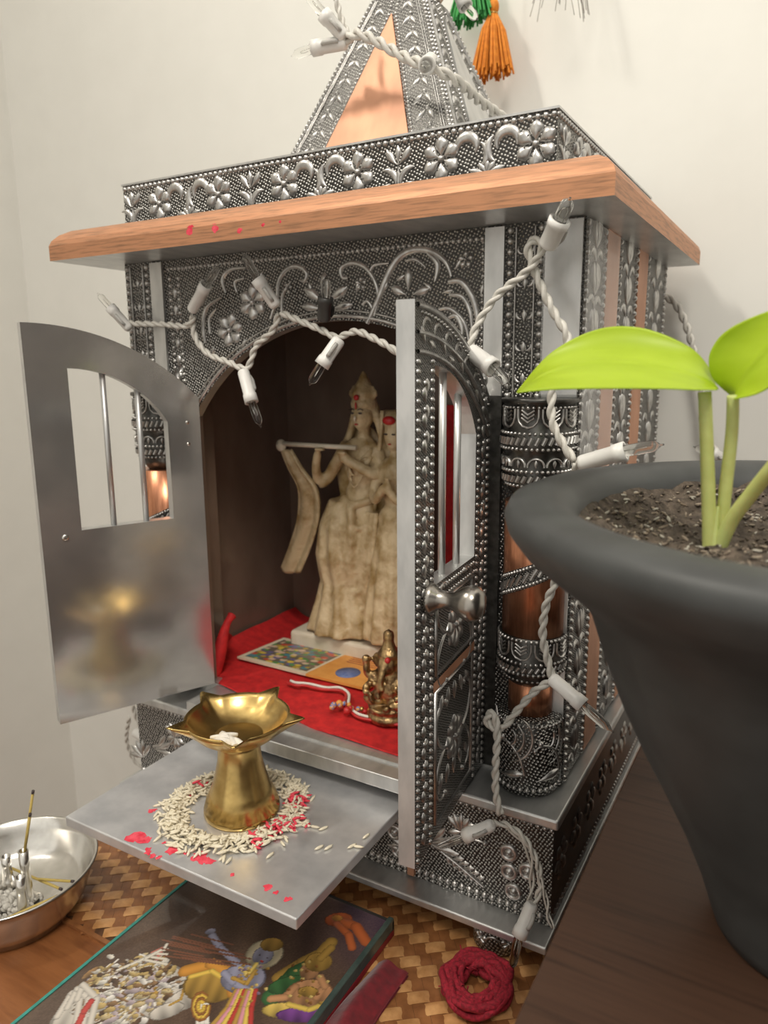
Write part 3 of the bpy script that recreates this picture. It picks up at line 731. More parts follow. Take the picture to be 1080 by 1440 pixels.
def remesh(o, vs, sm=6, f=.6):
    r = o.modifiers.new('remesh', 'REMESH'); r.mode = 'VOXEL'; r.voxel_size = vs * .01; r.use_smooth_shade = True
    s = o.modifiers.new('smooth', 'SMOOTH'); s.iterations = sm; s.factor = f
def statue():
    t = thing('deity_statue', 'cream marble statue of a flute player and a woman at the back of the temple', 'statue', (-26, 43.5, FZ + .15))
    mb = MB(); mb.box(-31.9, -17.5, 41.3, 46.6, FZ + .15, FZ + 1.45, 'marble_plain', .25); mb.build('pedestal', t)
    Y = 43.6; M = 'marble'
    # ---- flute player, one continuous body
    mb = MB()
    Bl = lambda x, z, r, dy=0: mb.ball((x, Y + dy, z), r, M, 14, 10)
    Tb = lambda pts, r, n=10: mb.tube(catmull([(x, Y + dy, z) for x, z, dy in pts], 5), r, M, n)
    Bl(-26.6, -3.35, (.80, .85, 1.02), -.2); Bl(-26.6, -3.9, (.5, .5, .5), -.45)
    Tb([(-26.6, -4.2, -.05), (-26.65, -5.3, 0)], .42)
    Bl(-26.75, -6.0, (1.55, .95, 1.2)); Bl(-26.8, -7.4, (1.2, .85, 1.3)); Bl(-26.9, -8.8, (1.2, .9, 1.0)); Bl(-27.0, -10.1, (1.6, 1.1, 1.4))
    Tb([(-27.6, -10.2, 0), (-27.9, -13.2, -.25), (-27.8, -15.8, -.2), (-27.9, -18.4, 0)], lambda q: 1.15 - .45 * q)
    Tb([(-26.4, -10.2, 0), (-25.9, -13.2, -.4), (-27.1, -16.0, -.7), (-28.6, -18.2, -.9)], lambda q: 1.1 - .5 * q)
    # arms
    Tb([(-28.0, -5.4, 0), (-29.6, -7.9, -.2), (-30.2, -8.3, -.6)], lambda q: .5 - .08 * q); Tb([(-30.2, -8.2, -.6), (-29.9, -7.0, -1.2), (-29.5, -5.95, -1.5)], lambda q: .38 - .08 * q)
    Tb([(-25.5, -5.5, 0), (-25.1, -7.3, -.7), (-26.6, -6.6, -1.4), (-27.6, -6.1, -1.5)], lambda q: .48 - .14 * q)
    for k in range(4): Tb([(-29.5 + k * .22, -5.9, -1.55), (-29.5 + k * .22, -5.6, -1.75), (-29.45 + k * .22, -5.75, -1.95)], .1, 6); Tb([(-27.7 + k * .22, -6.05, -1.5), (-27.7 + k * .22, -5.75, -1.75), (-27.65 + k * .22, -5.9, -1.95)], .1, 6)
    # crown and hair, jewellery
    body = mb.build('flute_player', t); remesh(body, .13)
    mb = MB()
    mb.lathe(-26.6, Y, [(.86, -2.95), (.95, -2.6), (.80, -2.2), (.9, -1.9), (.62, -1.4), (.35, -.9), (.18, -.5), (.01, -.3)], 'marble', 20); Bl(-26.6, -3.1, (1.0, .9, .9), .35)
    for k in range(7): a = radians(30 + 20 * k); mb.ball((-26.6 + 1.15 * cos(a), Y - .1, -2.6 + 1.3 * sin(a)), (.2, .15, .3), M, 8, 6)
    for s in (-1, 1): mb.tube(catmull([(-26.6 + s * .85, Y + .2, -3.2), (-26.6 + s * 1.15, Y + .2, -4.3), (-26.6 + s * 1.5, Y + .2, -5.2)], 5), .3, M, 8)
    cr = mb.build('crown', t); remesh(cr, .12, 4)
    mb = MB()        # clothing folds
    mb.lathe(-28.2, Y + .1, [(1.3, -9.4), (2.0, -11.2), (2.25, -13.4), (1.95, -15.4), (2.3, -16.8), (3.0, -18.9), (.2, -19.0)], M, 60, rf=lambda a, z: 1 + .07 * sin(a * 11 + z * .5) * min(1, (-9 - z) / 4))
    mb.ball((-27.3, Y + .9, -7.6), (2.3, .55, 3.6), M)
    for k in range(9):
        x = -28.4 + k * .42
        mb.tube(catmull([(x, Y - .85 - .25 * sin(k), -9.9), (x - .15 + .1 * sin(k * 2), Y - 1.25, -12.5), (x - .25 + .25 * sin(k * 1.7), Y - 1.15, -15), (x - .5 + .2 * cos(k * 2.2), Y - .9, -17.8)], 5), lambda q, k=k: .2 + .12 * sin(pi * q) , M, 8)
    for j in range(5): mb.tube(catmull([(-28.6, Y - .5, -10.2 - j * 1.5), (-27.6, Y - 1.35, -10.9 - j * 1.55), (-26.4, Y - 1.4, -11.1 - j * 1.5), (-25.3, Y - .6, -10.5 - j * 1.4)], 5), .17, M, 8)
    for j in range(3): mb.tube(catmull([(-27.9 + .15 * j, Y - .6, -5.4 - j * .3), (-26.8, Y - 1.15, -6.6 - j * .85), (-25.6, Y - .6, -5.5 - j * .3)], 6), .11, M, 8)
    mb.tube(catmull([(-28.1, Y - .5, -9.2), (-27, Y - 1.1, -9.5), (-25.8, Y - .5, -9.2)], 6), .3, M, 8)
    mb.tube(catmull([(-27.0, Y - 1.3, -9.6), (-26.8, Y - 1.55, -11.5), (-27.0, Y - 1.45, -13.6)], 6), lambda q: .28 + .1 * q, M, 8)
    for s in (-1, 1): mb.ball((-27.9 - .2 * s, Y - .7, -18.5), (.5, .9, .35), M)
    mb.ball((-28.6, Y - .2, -16.9), (1.3, 1.1, 1.9), M); mb.ball((-27.3, Y + .3, -14.5), (1.6, .9, 4.2), M)
    cl = mb.build('dhoti', t); remesh(cl, .13, 3)
    mb = MB()       # shawl falling from the flute end
    def sh(u, v):
        P = catmull([(-32.3, Y - 1.5, -5.9), (-31.7, Y - 1.3, -7.2), (-30.9, Y - .9, -8.8), (-31.2, Y - .5, -11.0), (-32.1, Y - .3, -13.2), (-33.1, Y - .3, -15.2)], 6)
        i = v * (len(P) - 1); k = min(int(i), len(P) - 2); p = P[k].lerp(P[k + 1], i - k); w_ = .45 + .5 * v + .3 * sin(v * 3.1)
        return (p.x + (u - .5) * 2 * w_, p.y + .14 * sin(u * 10 + v * 2), p.z - .25 * sin(u * 3.14) * v)
    mb.grid(sh, 24, 30, M); o = mb.build('shawl', t); so = o.modifiers.new('s', 'SOLIDIFY'); so.thickness = .003; so.offset = 0
    mb = MB(); mb.tube([(-32.8, Y - 1.7, -5.45), (-26.4, Y - 1.35, -5.95 + .45)], .17, 'marble_plain', 10); mb.ball((-32.6, Y - 1.6, -5.6), (.42, .3, .45), 'marble_plain'); mb.build('flute', t)
    mb = MB()
    for s in (-1, 1): mb.ball((-26.6 + s * .33 - .05, Y - .98, -3.2), (.17, .06, .07), 'paint_dark', 8, 6); mb.tube([(-26.6 + s * .55 - .05, Y - .92, -2.98), (-26.65 + s * .33, Y - 1.0, -2.9), (-26.65 + s * .12, Y - 1.02, -2.98)], .035, 'paint_dark', 5)
    mb.ball((-26.65, Y - 1.0, -2.7), (.08, .06, .25), 'paint_red', 8, 6); mb.ball((-26.65, Y - .98, -3.95), (.16, .07, .06), 'paint_red', 8, 6); mb.ball((-26.6, Y - 1.0, -2.15), (.22, .12, .2), 'paint_red', 8, 6)
    mb.ball((-26.65, Y - 1.12, -3.55), (.1, .12, .2), 'marble_plain', 8, 6)
    mb.build('face', t)['label'] = 'painted eyes, lips and forehead mark'
    # ---- woman
    mb = MB(); X = -23.9
    Bl2 = lambda x, z, r, dy=0: mb.ball((X + x, Y - .5 + dy, z), r, M, 14, 10)
    Bl2(0, -4.6, (.75, .8, .98)); Bl2(0, -5.2, (.45, .45, .45), -.3); mb.tube([(X, Y - .5, -5.4), (X, Y - .5, -6.4)], .38, M)
    Bl2(0, -7.1, (1.35, .85, 1.1)); Bl2(.1, -8.6, (1.0, .75, 1.2)); Bl2(.2, -10.4, (1.5, 1.1, 1.3))
    mb.lathe(X + .2, Y - .4, [(1.3, -10.2), (1.8, -12.5), (2.2, -15.2), (2.6, -18.7), (.2, -18.75)], M, 44, rf=lambda a, z: 1 + .07 * sin(a * 13) * min(1, (-9.8 - z) / 5))
    for s in (-1, 1):
        mb.tube(catmull([(X + s * 1.2, Y - .5, -6.9), (X + s * 1.5, Y - .8, -8.5), (X + s * .9, Y - 1.6, -8.9), (X + s * .1, Y - 1.9, -7.9)], 5), lambda q: .4 - .1 * q, M, 10)
        for k in range(4): mb.tube([(X + s * .1 + k * .12, Y - 1.9, -7.9), (X + s * .05 + k * .12, Y - 2.0, -7.3 + .1 * sin(k))], .08, M, 6)
    Bl2(0, -3.7, (1.0, .9, .8), .3)
    o = mb.build('woman_figure', t); remesh(o, .13)
    mb = MB(); mb.grid(lambda u, v: (X + (1.15 + .9 * v) * sin((u - .5) * 3.6), Y - .3 + .9 * cos((u - .5) * 3.6), -3.0 - 9 * v), 24, 16, M)
    o = mb.build('veil', t); so = o.modifiers.new('s', 'SOLIDIFY'); so.thickness = .0025
    mb = MB()
    for s in (-1, 1): mb.ball((X + s * .3, Y - 1.27, -4.5), (.15, .05, .06), 'paint_dark', 8, 6)
    mb.ball((X, Y - 1.28, -5.15), (.14, .07, .05), 'paint_red', 8, 6); mb.ball((X - .1, Y - 1.15, -3.6), (.5, .3, .3), 'paint_red', 10, 8)
    mb.build('face', t)['label'] = 'painted eyes, lips and red forehead ornament'
statue()
# ---- booklet
def booklet():
    z = FZ + .3; A = Vector((-33.6, 37.4)); B = Vector((-33.0, 42.0)); Dm = Vector((-27.6, 37.3)); Em = Vector((-27.0, 41.9)); G = Vector((-22.9, 37.3)); Hh = Vector((-22.4, 41.7))
    t = thing('booklet', 'open orange prayer booklet lying flat on the red cloth', 'booklet', (-28, 39.5, z))
    def quad(mb, a, b_, c, d, z0, z1, mat):
        mb.hexa([(*a, z0), (*b_, z0), (*c, z0), (*d, z0), (*a, z1), (*b_, z1), (*c, z1), (*d, z1)], mat)
    mb = MB(); quad(mb, A, Dm, Em, B, z, z + .14, 'paper'); pg = mb.build('left_page', t)
    mb = MB(); n = 60; rg = random.Random(3); spots = [(rg.random(), rg.random(), rg.uniform(.02, .06), rg.choice([(.6, .08, .04), (.75, .55, .08), (.08, .25, .3), (.7, .5, .35), (.1, .3, .08), (.5, .35, .05), (.15, .12, .3)])) for _ in range(170)]
    mb.col = []
    for j in range(n + 1):
        for i in range(n + 1):
            u, v = i / n, j / n; p = A.lerp(Dm, .06 + u * .9).lerp(B.lerp(Em, .06 + u * .9), .08 + v * .84); mb.v.append((p.x, p.y, z + .15))
            c = (.16, .13, .09)
            for (a, b_, r, k) in spots:
                if hypot(u - a, v - b_) < r: c = k
            mb.col.append(c)
    for j in range(n):
        for i in range(n): b = j * (n + 1) + i; mb.face((b, b + 1, b + n + 2, b + n + 1), 'printed_paper')
    mb.build('picture', pg)['label'] = 'colourful printed picture'
    mb = MB(); quad(mb, Dm, G, Hh, Em, z, z + .16, 'orange_card')
    c = Dm.lerp(Hh, .5) + Vector((-.2, -.7)); mb.lathe(c.x, c.y, [(.85, z + .16), (.85, z + .175), (.01, z + .176)], 'blue_ink', 24)
    for k in range(4): y = 40.3 + k * .28; mb.box(-26.3, -23.2 - .3 * (k % 2), y, y + .07, z + .16, z + .17, 'maroon_edge')
    mb.build('right_page', t)
booklet()
# ---- sacred thread with beads
def thread():
    z = FZ + .3
    t = thing('thread_bracelet', 'red and white beaded thread bracelet beside the orange booklet', 'bracelet', (-22.5, 34.8, z))
    A = [(-27.9, 35.7), (-27.2, 35.6), (-26.5, 35.9), (-25.3, 35.9), (-24.3, 36.4), (-23.4, 35.8), (-22.9, 34.9), (-22.3, 34.2), (-21.2, 33.9), (-19.8, 33.9), (-18.5, 34.3)]
    for o, mat in ((0, 'paint_red'), (.25, 'cotton')):
        mb = MB(); mb.tube(catmull([(x + .12 * sin(i * 2 + o * 9), y + o + .1 * sin(i * 3), z + .1 + o * .2) for i, (x, y) in enumerate(A)], 6), .1, mat, 6); mb.build('thread', t)
    for i in range(16):
        mb = MB(); mb.ball((-22.6 + random.uniform(-.6, 1.6), 34.2 + random.uniform(-.5, .5), z + .2 + random.uniform(0, .25)), random.uniform(.12, .24), random.choice(['bead_multi', 'brass', 'paint_red', 'orange_card']), 10, 7)
        mb.build('bead', t)
thread()
# ---- small brass idol
def idol():
    x, y, z = -19.9, 35.0, FZ + .22
    t = thing('brass_idol', 'small antique brass idol seated by the right edge of the red cloth', 'figurine', (x, y, z))
    mb = MB(); M = 'brass_old'
    mb.lathe(x, y, [(1.25, z), (1.35, z + .3), (1.15, z + .55), (1.25, z + .8), (1.0, z + .9)], M, 20)
    mb.ball((x, y, z + 1.9), (.95, .8, 1.1), M); mb.ball((x, y - .2, z + 3.4), (.62, .6, .65), M); mb.ball((x, y, z + 2.7), (.75, .6, .6), M)
    for s in (-1, 1):
        mb.ball((x + s * .75, y + .05, z + 3.45), (.42, .12, .5), M); mb.ball((x + s * .8, y - .35, z + 1.15), (.75, .5, .35), M)
        mb.tube(catmull([(x + s * .7, y, z + 2.7), (x + s * 1.3, y - .2, z + 2.5), (x + s * 1.35, y - .3, z + 3.3)], 5), .22, M, 8); mb.tube(catmull([(x + s * .7, y - .2, z + 2.4), (x + s * 1.2, y - .6, z + 1.9), (x + s * .9, y - 1.0, z + 1.7)], 5), .22, M, 8)
        mb.ball((x + s * 1.35, y - .3, z + 3.5), .28, M)
    mb.tube(catmull([(x, y - .6, z + 3.4), (x + .05, y - 1.0, z + 2.8), (x - .1, y - 1.0, z + 2.1), (x - .45, y - .95, z + 1.9)], 5), lambda q: .26 - .12 * q, M, 8)
    mb.lathe(x, y, [(.6, z + 3.8), (.7, z + 4.0), (.42, z + 4.4), (.3, z + 4.8), (.34, z + 5.0), (.3, z + 5.3), (.01, z + 5.5)], M, 16)
    for i in range(26): a = random.uniform(0, 6.28); mb.ball((x + 1.0 * cos(a), y - .3 + .8 * sin(a), z + random.uniform(.9, 2.6)), .17, M, 7, 5)
    o = mb.build('idol_body', t); remesh(o, .09, 2)
    mb = MB(); mb.ball((x + .35, y - .75, z + 3.9), .18, 'paint_red', 8, 6); mb.build('powder_mark', t)['label'] = 'pink powder dab'
idol()

# ================================================================== ON THE TRAY
TZ = -22.2
LX, LY = -23.3, 25.75
def lamp():
    t = thing('brass_lamp', 'brass five-wick oil lamp standing in a ring of rice on the tray', 'oil lamp', (LX, LY, TZ))
    mb = MB(); mb.lathe(LX, LY, [(1.86, TZ), (1.92, TZ + .12), (1.90, TZ + .35), (1.82, TZ + .5), (1.84, TZ + .56), (1.74, TZ + .75), (1.76, TZ + .82), (1.5, TZ + 1.35), (1.28, TZ + 2.1), (1.1, TZ + 2.9), (1.05, TZ + 3.6), (1.2, TZ + 4.2)], 'brass', 64)
    mb.build('stem', t)
    ths = [radians(20 + 72 * k) for k in range(5)]
    def sp(a):
        m = 0
        for q in ths:
            d = abs((a - q + pi) % (2 * pi) - pi); m = max(m, max(0, 1 - d / .24) ** 1.3)
        return m
    mb = MB(); n = 150
    rows = [(1.0, TZ + 3.75, 0), (1.5, TZ + 4.0, 0), (2.05, TZ + 4.4, .1), (2.42, TZ + 4.85, .5), (2.6, TZ + 5.2, 1), (2.55, TZ + 5.24, .95), (2.4, TZ + 5.0, .4), (2.1, TZ + 4.62, .05), (1.6, TZ + 4.28, 0), (.9, TZ + 4.08, 0), (.01, TZ + 4.02, 0)]
    b = len(mb.v)
    for r, z, s in rows:
        for i in range(n):
            a = 2 * pi * i / n; q = sp(a); rr = r + .95 * s * q; mb.v.append((LX + rr * cos(a), LY + rr * sin(a), z + .12 * s * q))
    for j in range(len(rows) - 1):
        for i in range(n): k = (i + 1) % n; mb.face((b + j * n + i, b + j * n + k, b + (j + 1) * n + k, b + (j + 1) * n + i), 'brass', True)
    mb.build('bowl', t)
    mb = MB()
    for k in range(7):
        a = random.uniform(0, 6.28); c = Vector((LX + .2 + random.uniform(-.7, .7), LY - .9 + random.uniform(-.3, .3), TZ + 4.28))
        mb.tube(catmull([c + Vector((-.5 * cos(a), -.5 * sin(a), 0)), c + Vector((0, 0, .12)), c + Vector((.55 * cos(a), .55 * sin(a), .02))], 4), lambda q: .2 - .1 * q, 'cotton', 7)
    tag(mb.build('cotton_wick'), 'crumpled white cotton wick lying in the brass lamp bowl', 'wick')
lamp()
def grain(mb, x, y, z, a, tilt, mat, s=1):
    rot = Matrix.Rotation(a, 3, 'Z') @ Matrix.Rotation(tilt, 3, 'Y'); mb.ball((x, y, z), (.29 * s, .075 * s, .07 * s), mat, 6, 5, rot)
def rice():
    mb = MB(); n = 0
    while n < 1050:
        a = random.uniform(0, 2 * pi); r = random.gauss(3.05, .42)
        if not 2.25 < r < 4.1: continue
        # thinner towards the front left, where metal shows
        x, y = LX - .3 + r * cos(a), LY - .15 + r * sin(a)
        if hypot(x - LX, y - LY) < 2.1: continue
        red = (cos(a - radians(5)) > .75 and random.random() < .3) or (cos(a - radians(165)) > .9 and random.random() < .06)
        z = TZ + .09 + max(0, random.random() * .42 * (1 - abs(r - 3.05) / .8))
        grain(mb, x, y, z, random.uniform(0, pi), random.uniform(-.3, .3), 'red_powder' if red else 'rice'); n += 1
    tag(mb.build('rice_ring'), 'ring of white rice grains reddened with powder around the brass lamp', 'rice', kind='stuff')
    mb = MB(); grain(mb, 0, 0, TZ + .09, 0, 0, 'rice'); g0 = mb.build('rice_grain', loc=(0, 0, TZ + .01))
    first = True
    labs = ['rice grain nearest the ring of rice, right of the lamp', 'upright-looking rice grain next to the ring on its right side', 'lone rice grain in front of the lamp, below the ring', 'left one of two short rice grains right of the ring', 'right one of two short rice grains right of the ring', 'single rice grain farthest right on the tray', 'left one of the rice grains close to the right tray edge', 'right one of the rice grains close to the right tray edge']
    for k, (px, py, a) in enumerate(((443, 1165, .2), (455, 1167, 1.1), (380, 1205, 1.5), (449, 1194, 1.2), (462, 1194, 1.3), (515, 1178, 1.4), (495, 1192, 1.2), (504, 1193, .3))):
        p = AZ(px, py, TZ); o = g0 if k == 0 else g0.copy()
        if k: COL.objects.link(o)
        o.location = W((p.x, p.y, TZ + .01)); o.rotation_euler.z = a; o['_o'] = (p.x, p.y, TZ)
        tag(o, labs[k] + ', scattered on the tray', 'rice grain', 'loose rice grains on the tray')
rice()
def powder():
    mb = MB()
    for px, py, r in ((192, 1174, .5), (203, 1180, .3), (208, 1197, .22), (214, 1203, .15), (222, 1205, .14), (247, 1195, .34), (262, 1200, .12), (283, 1207, .42), (292, 1212, .28), (328, 1230, .12), (232, 1185, .12), (375, 1250, .22), (405, 1265, .2), (388, 1255, .12), (214, 1140, .2)):
        p = AZ(px, py, TZ)
        for q in range(3):
            n = 9; b = len(mb.v); c = (p.x + random.uniform(-.6, .6) * r, p.y + random.uniform(-.6, .6) * r); mb.v.append((*c, TZ + .02 + .005 * q))
            for i in range(n): a = 2 * pi * i / n; s = r * random.uniform(.35, .95); mb.v.append((c[0] + s * cos(a), c[1] + s * sin(a), TZ + .006 + .003 * q))
            for i in range(n): mb.face((b, b + 1 + i, b + 1 + (i + 1) % n), 'red_powder')
    tag(mb.build('red_powder'), 'pink and red powder smudges on the front of the tray', 'powder', kind='stuff')
powder()

# ================================================================== ON THE TABLE
def plate():
    cx, cy = -35.6, 20.75; zr = -26.6
    t = thing('steel_plate', 'deep round steel plate holding incense ash on the left', 'plate', (cx, cy, ZT))
    mb = MB(); mb.lathe(cx, cy, [(2.6, ZT + .02), (3.1, ZT + .1), (3.75, ZT + 1.1), (4.15, ZT + 2.4), (4.38, zr - .05), (4.45, zr), (4.38, zr + .06), (4.25, zr), (4.02, ZT + 2.3), (3.6, ZT + 1.3), (3.2, ZT + .9), (1.5, ZT + .8), (.01, ZT + .78)], 'steel', 80)
    mb.build('plate_body', t)
    zb = ZT + .85
    # ash heap
    mb = MB()
    for i in range(240):
        a = random.uniform(0, 6.28); r = abs(random.gauss(0, 1.1)); x, y = cx + .3 + r * cos(a), cy - .7 + r * sin(a) * .8
        if hypot(x - cx, y - cy) > 2.9: continue
        s = random.uniform(.1, .3); mb.ball((x, y, zb + random.random() * max(.05, .7 - .35 * r)), (s, s * random.uniform(.5, 1), s * .7), 'ash', 6, 4)
    tag(mb.build('incense_ash'), 'heap of pale incense ash in the steel plate', 'ash', kind='stuff')
    def holder(x, y, h, lean, lab):
        mb = MB(); mb.lathe(x, y, [(.55, zb), (.6, zb + .1), (.3, zb + .35), (.24, zb + h * .6), (.27, zb + h), (.2, zb + h), (.2, zb + h - .4), (.01, zb + h - .4)], 'steel', 20)
        tag(mb.build('incense_holder'), lab, 'incense holder', 'incense holders in the plate')
    holder(cx + .75, cy + .3, 3.0, 0, 'tall steel incense tube holding two upright sticks in the plate')
    holder(cx + 1.5, cy - .5, 2.2, 0, 'steel incense tube at the right, in front of the tall one')
    holder(cx - 1.3, cy + .5, 1.8, 0, 'short steel incense tube at the left of the plate')
    def stick(a, b_, lab, r=.075):
        mb = MB(); mb.tube([a, Vector(a).lerp(Vector(b_), .5), b_], r, 'incense_wood', 7); d = (Vector(b_) - Vector(a)).normalized(); mb.tube([b_, Vector(b_) + d * .18], r * 1.1, 'paint_dark', 7)
        tag(mb.build('incense_stick'), lab, 'incense stick', 'incense sticks in the plate')
    stick((cx + .75, cy + .3, zb + 2.62), AY(46, 1116, cy + .9), 'tall burnt incense stick standing upright in the steel tube')
    stick((cx + .62, cy + .42, zb + 2.62), AY(42, 1148, cy + .6), 'shorter upright incense stick beside the tall one')
    stick((cx - 2.4, cy + .9, zb + .62), (cx + 2.4, cy + 1.1, zb + .75), 'incense stick lying across the back of the plate')
    stick((cx + 1.5, cy - 1.7, zb + .45), (cx + 3.0, cy + 1.2, zb + .75), 'incense stick lying along the right rim of the plate')
    stick((cx + .9, cy + .9, zb + .9), (cx + 2.5, cy + 1.75, zb + .8), 'short incense stick lying behind the steel tubes')
plate()

# ---- glass-covered picture with a painted chariot scene (generic figures)
def picture():
    x0, x1, y0, y1 = -28.25, -16.45, 9.5, 29.3; z0 = ZM + .02; z1 = -28.45
    t = thing('framed_picture', 'glass-covered colourful religious print lying under the metal tray', 'picture', ((x0 + x1) / 2, (y0 + y1) / 2, z0))
    mb = MB(); mb.box(x0 - .12, x1, y0, y1, z0, z0 + .32, 'maroon_edge'); mb.build('backing_board', t)
    mb = MB(); mb.box(x0, x0 + .16, y0, y1, z0 + .32, z1, 'teal_edge'); mb.box(x1 - .3, x1, y0, y1, z0 + .32, z1 + .16, 'glass_edge', .06); mb.box(x0, x1, y1 - .16, y1, z0 + .32, z1 - .03, 'black_plastic'); mb.build('frame', t)
    # painting, drawn as colour regions on a fine grid
    nx, ny = 240, 360
    prim = []
    def P(px, py): p = AZ(px, py, z1); return ((p.x - x0) / (x1 - x0), (p.y - y0) / (y1 - y0))
    AS = (x1 - x0) / (y1 - y0)
    def blob(px, py, rx, ry, ang, c, shade=.35):    # radii in cm
        u, v = P(px, py); prim.append(('e', u, v, rx, ry, ang, c, shade))
    def line(pts, w, c): prim.append(('l', [P(*q) for q in pts], w, None, None, c, .3))
    G = (.48, .29, .06); Wt = (.62, .57, .50); BL = (.32, .32, .43); SK = (.55, .28, .13); RD = (.50, .05, .04); GR = (.05, .16, .05); PU = (.2, .06, .28)
    # horses, left
    blob(190, 1385, 2.6, 1.5, .6, Wt); blob(140, 1430, 2.2, 1.4, .5, Wt); blob(245, 1400, 1.6, .9, 1.0, Wt)
    for k in range(34): blob(random.uniform(120, 235), random.uniform(1335, 1425), random.uniform(.12, .5), random.uniform(.08, .2), random.uniform(0, 3), random.choice([G, Wt, (.85, .8, .7), (.35, .2, .08)]))
    for k in range(520):
        t_ = random.uniform(0, 2 * pi); q = random.random() ** .6; x, y = 178 + 72 * q * cos(t_) + 10 * sin(t_), 1393 - 52 * q * sin(t_) - 30 * q * cos(t_) * .4
        c = random.choice([(.74, .70, .62), (.80, .76, .70), (.55, .40, .16), (.62, .50, .28), (.30, .18, .09), (.12, .07, .04), (.48, .40, .42)])
        if k % 6 == 0: line([(x, y), (x + random.uniform(-6, 6), y + random.uniform(-5, 5))], random.uniform(.04, .07), c)
        else: blob(x, y, random.uniform(.08, .42), random.uniform(.05, .2), .75 + random.gauss(0, .5), c)
    for q in range(3): line([(80 + q * 14, 1425 - q * 12), (100 + q * 8, 1392 - q * 6), (112 + q * 12, 1400), (106 + q * 10, 1438)], .16, Wt)
    line([(108, 1440), (118, 1418), (128, 1404)], .16, RD); line([(215, 1336), (228, 1330), (222, 1344)], .12, (.6, .2, .15))
    for k in range(5): line([(165 + k * 10, 1360 - k * 4), (200 + k * 8, 1345 - k * 4), (235, 1352 - k * 7)], .08, (.75, .7, .6))
    blob(268, 1398, 1.35, .62, 1.15, Wt); blob(236, 1418, .8, .42, .9, Wt); blob(256, 1384, .12, .12, 0, (.1, .08, .05)); line([(240, 1410), (256, 1402), (262, 1380), (278, 1372)], .07, G)
    for k in range(6): line([(262 + k * 3, 1378 - k * 2), (284 + k * 2, 1400), (280 + k * 3, 1436)], .07, (.8, .76, .68))
    line([(295, 1350), (285, 1372), (300, 1378)], .2, Wt)
    # chariot body
    blob(300, 1382, 1.4, 1.0, .4, G); 
    for k in range(4): line([(285 + 12 * cos(a) * (1 - k * .22), 1412 + 20 * sin(a) * (1 - k * .22)) for a in [i * .6 for i in range(10)]], .09, (.75, .5, .08) if k % 2 else (.3, .12, .03))
    line([(262, 1362), (300, 1352), (330, 1368), (332, 1392)], .35, (.66, .30, .05)); line([(270, 1370), (300, 1362), (322, 1376)], .14, (.8, .55, .1))
    # blue-skinned driver with raised arm
    blob(345, 1372, 1.1, .9, .4, BL); line([(300, 1312), (312, 1330), (335, 1350)], .2, BL); blob(297, 1306, .28, .2, .9, BL)
    line([(352, 1390), (330, 1378), (318, 1365)], .2, BL); blob(375, 1338, .95, .95, 0, (.70, .62, .42)); blob(373, 1340, .52, .6, .3, BL); blob(385, 1325, .6, .45, .4, G); blob(368, 1340, .07, .05, 0, (.05, .03, .03)); blob(379, 1344, .07, .05, 0, (.05, .03, .03)); blob(371, 1349, .12, .05, 0, RD)
    for k in range(8): line([(335 + k * 4, 1390), (322 + k * 5, 1415), (300 + k * 8, 1440)], .12, [G, (.7, .3, .35), (.75, .55, .1), RD][k % 4])
    line([(330, 1372), (350, 1380), (362, 1362)], .12, G); line([(340, 1358), (352, 1366), (364, 1352)], .1, (.8, .6, .15))
    # bow / backrest in gold, green cloth
    line([(395, 1372), (430, 1350), (455, 1338), (470, 1322)], .32, G); line([(385, 1400), (420, 1365), (450, 1352)], .45, GR); blob(410, 1382, 1.0, .5, .8, GR)
    # kneeling golden archer
    blob(440, 1395, 1.15, .85, .5, SK); blob(440, 1362, .5, .55, .2, SK); blob(452, 1350, .7, .6, .5, G); line([(455, 1345), (470, 1330)], .22, G)
    line([(420, 1385), (405, 1400), (385, 1402)], .2, SK); line([(450, 1400), (462, 1385), (455, 1372)], .2, SK); blob(438, 1392, .5, .3, .4, G); blob(400, 1418, .9, .4, .5, (.7, .5, .12)); blob(430, 1425, 1.2, .4, .5, PU); line([(410, 1410), (440, 1418), (455, 1412)], .14, (.7, .5, .1))
    for k in range(30): blob(random.uniform(410, 475), random.uniform(1345, 1415), .09, .09, 0, random.choice([G, (.8, .6, .2), (.3, .12, .03)]))
    for k in range(24): blob(random.uniform(330, 380), random.uniform(1350, 1405), .09, .09, 0, random.choice([G, (.8, .6, .2), (.3, .2, .3)]))
    # orange banner
    blob(480, 1290, .75, .5, .6, (.55, .12, .03)); line([(482, 1292), (505, 1300), (520, 1322)], .3, (.5, .12, .03)); line([(478, 1296), (495, 1312), (500, 1330)], .22, (.5, .12, .03)); blob(478, 1288, .3, .22, .4, (.7, .3, .05))
    # streaks on the ground behind
    for k in range(16): x = random.uniform(225, 300); line([(x, 1310 + k * 2.5), (x + 60, 1325 + k * 2)], .05, (.22, .09, .05))
    mb = MB(); mb.col = []
    rg = random.Random(5)
    ph = [(rg.uniform(3, 12), rg.uniform(3, 12), rg.uniform(0, 6)) for _ in range(5)]
    W_, H_ = x1 - x0, y1 - y0
    def base(u, v):
        n = sum(sin(a * u * 3 + b_ * v * 3 + c) for a, b_, c in ph) / 5
        d = .055 + .03 * n
        r = max(0, min(1, (v - .78) / .22)) * max(0, (u - .55) * 2.2)
        d *= .75 + .5 * rg.random(); return (d * 1.5 + .01 * (1 - r), d * 1.0 - .008 * r, d * .65 + .05 * r)
    cols = [[base(i / nx, j / ny) for i in range(nx + 1)] for j in range(ny + 1)]
    def put(i, j, c, k): cols[j][i] = tuple(max(0, q * k) for q in c)
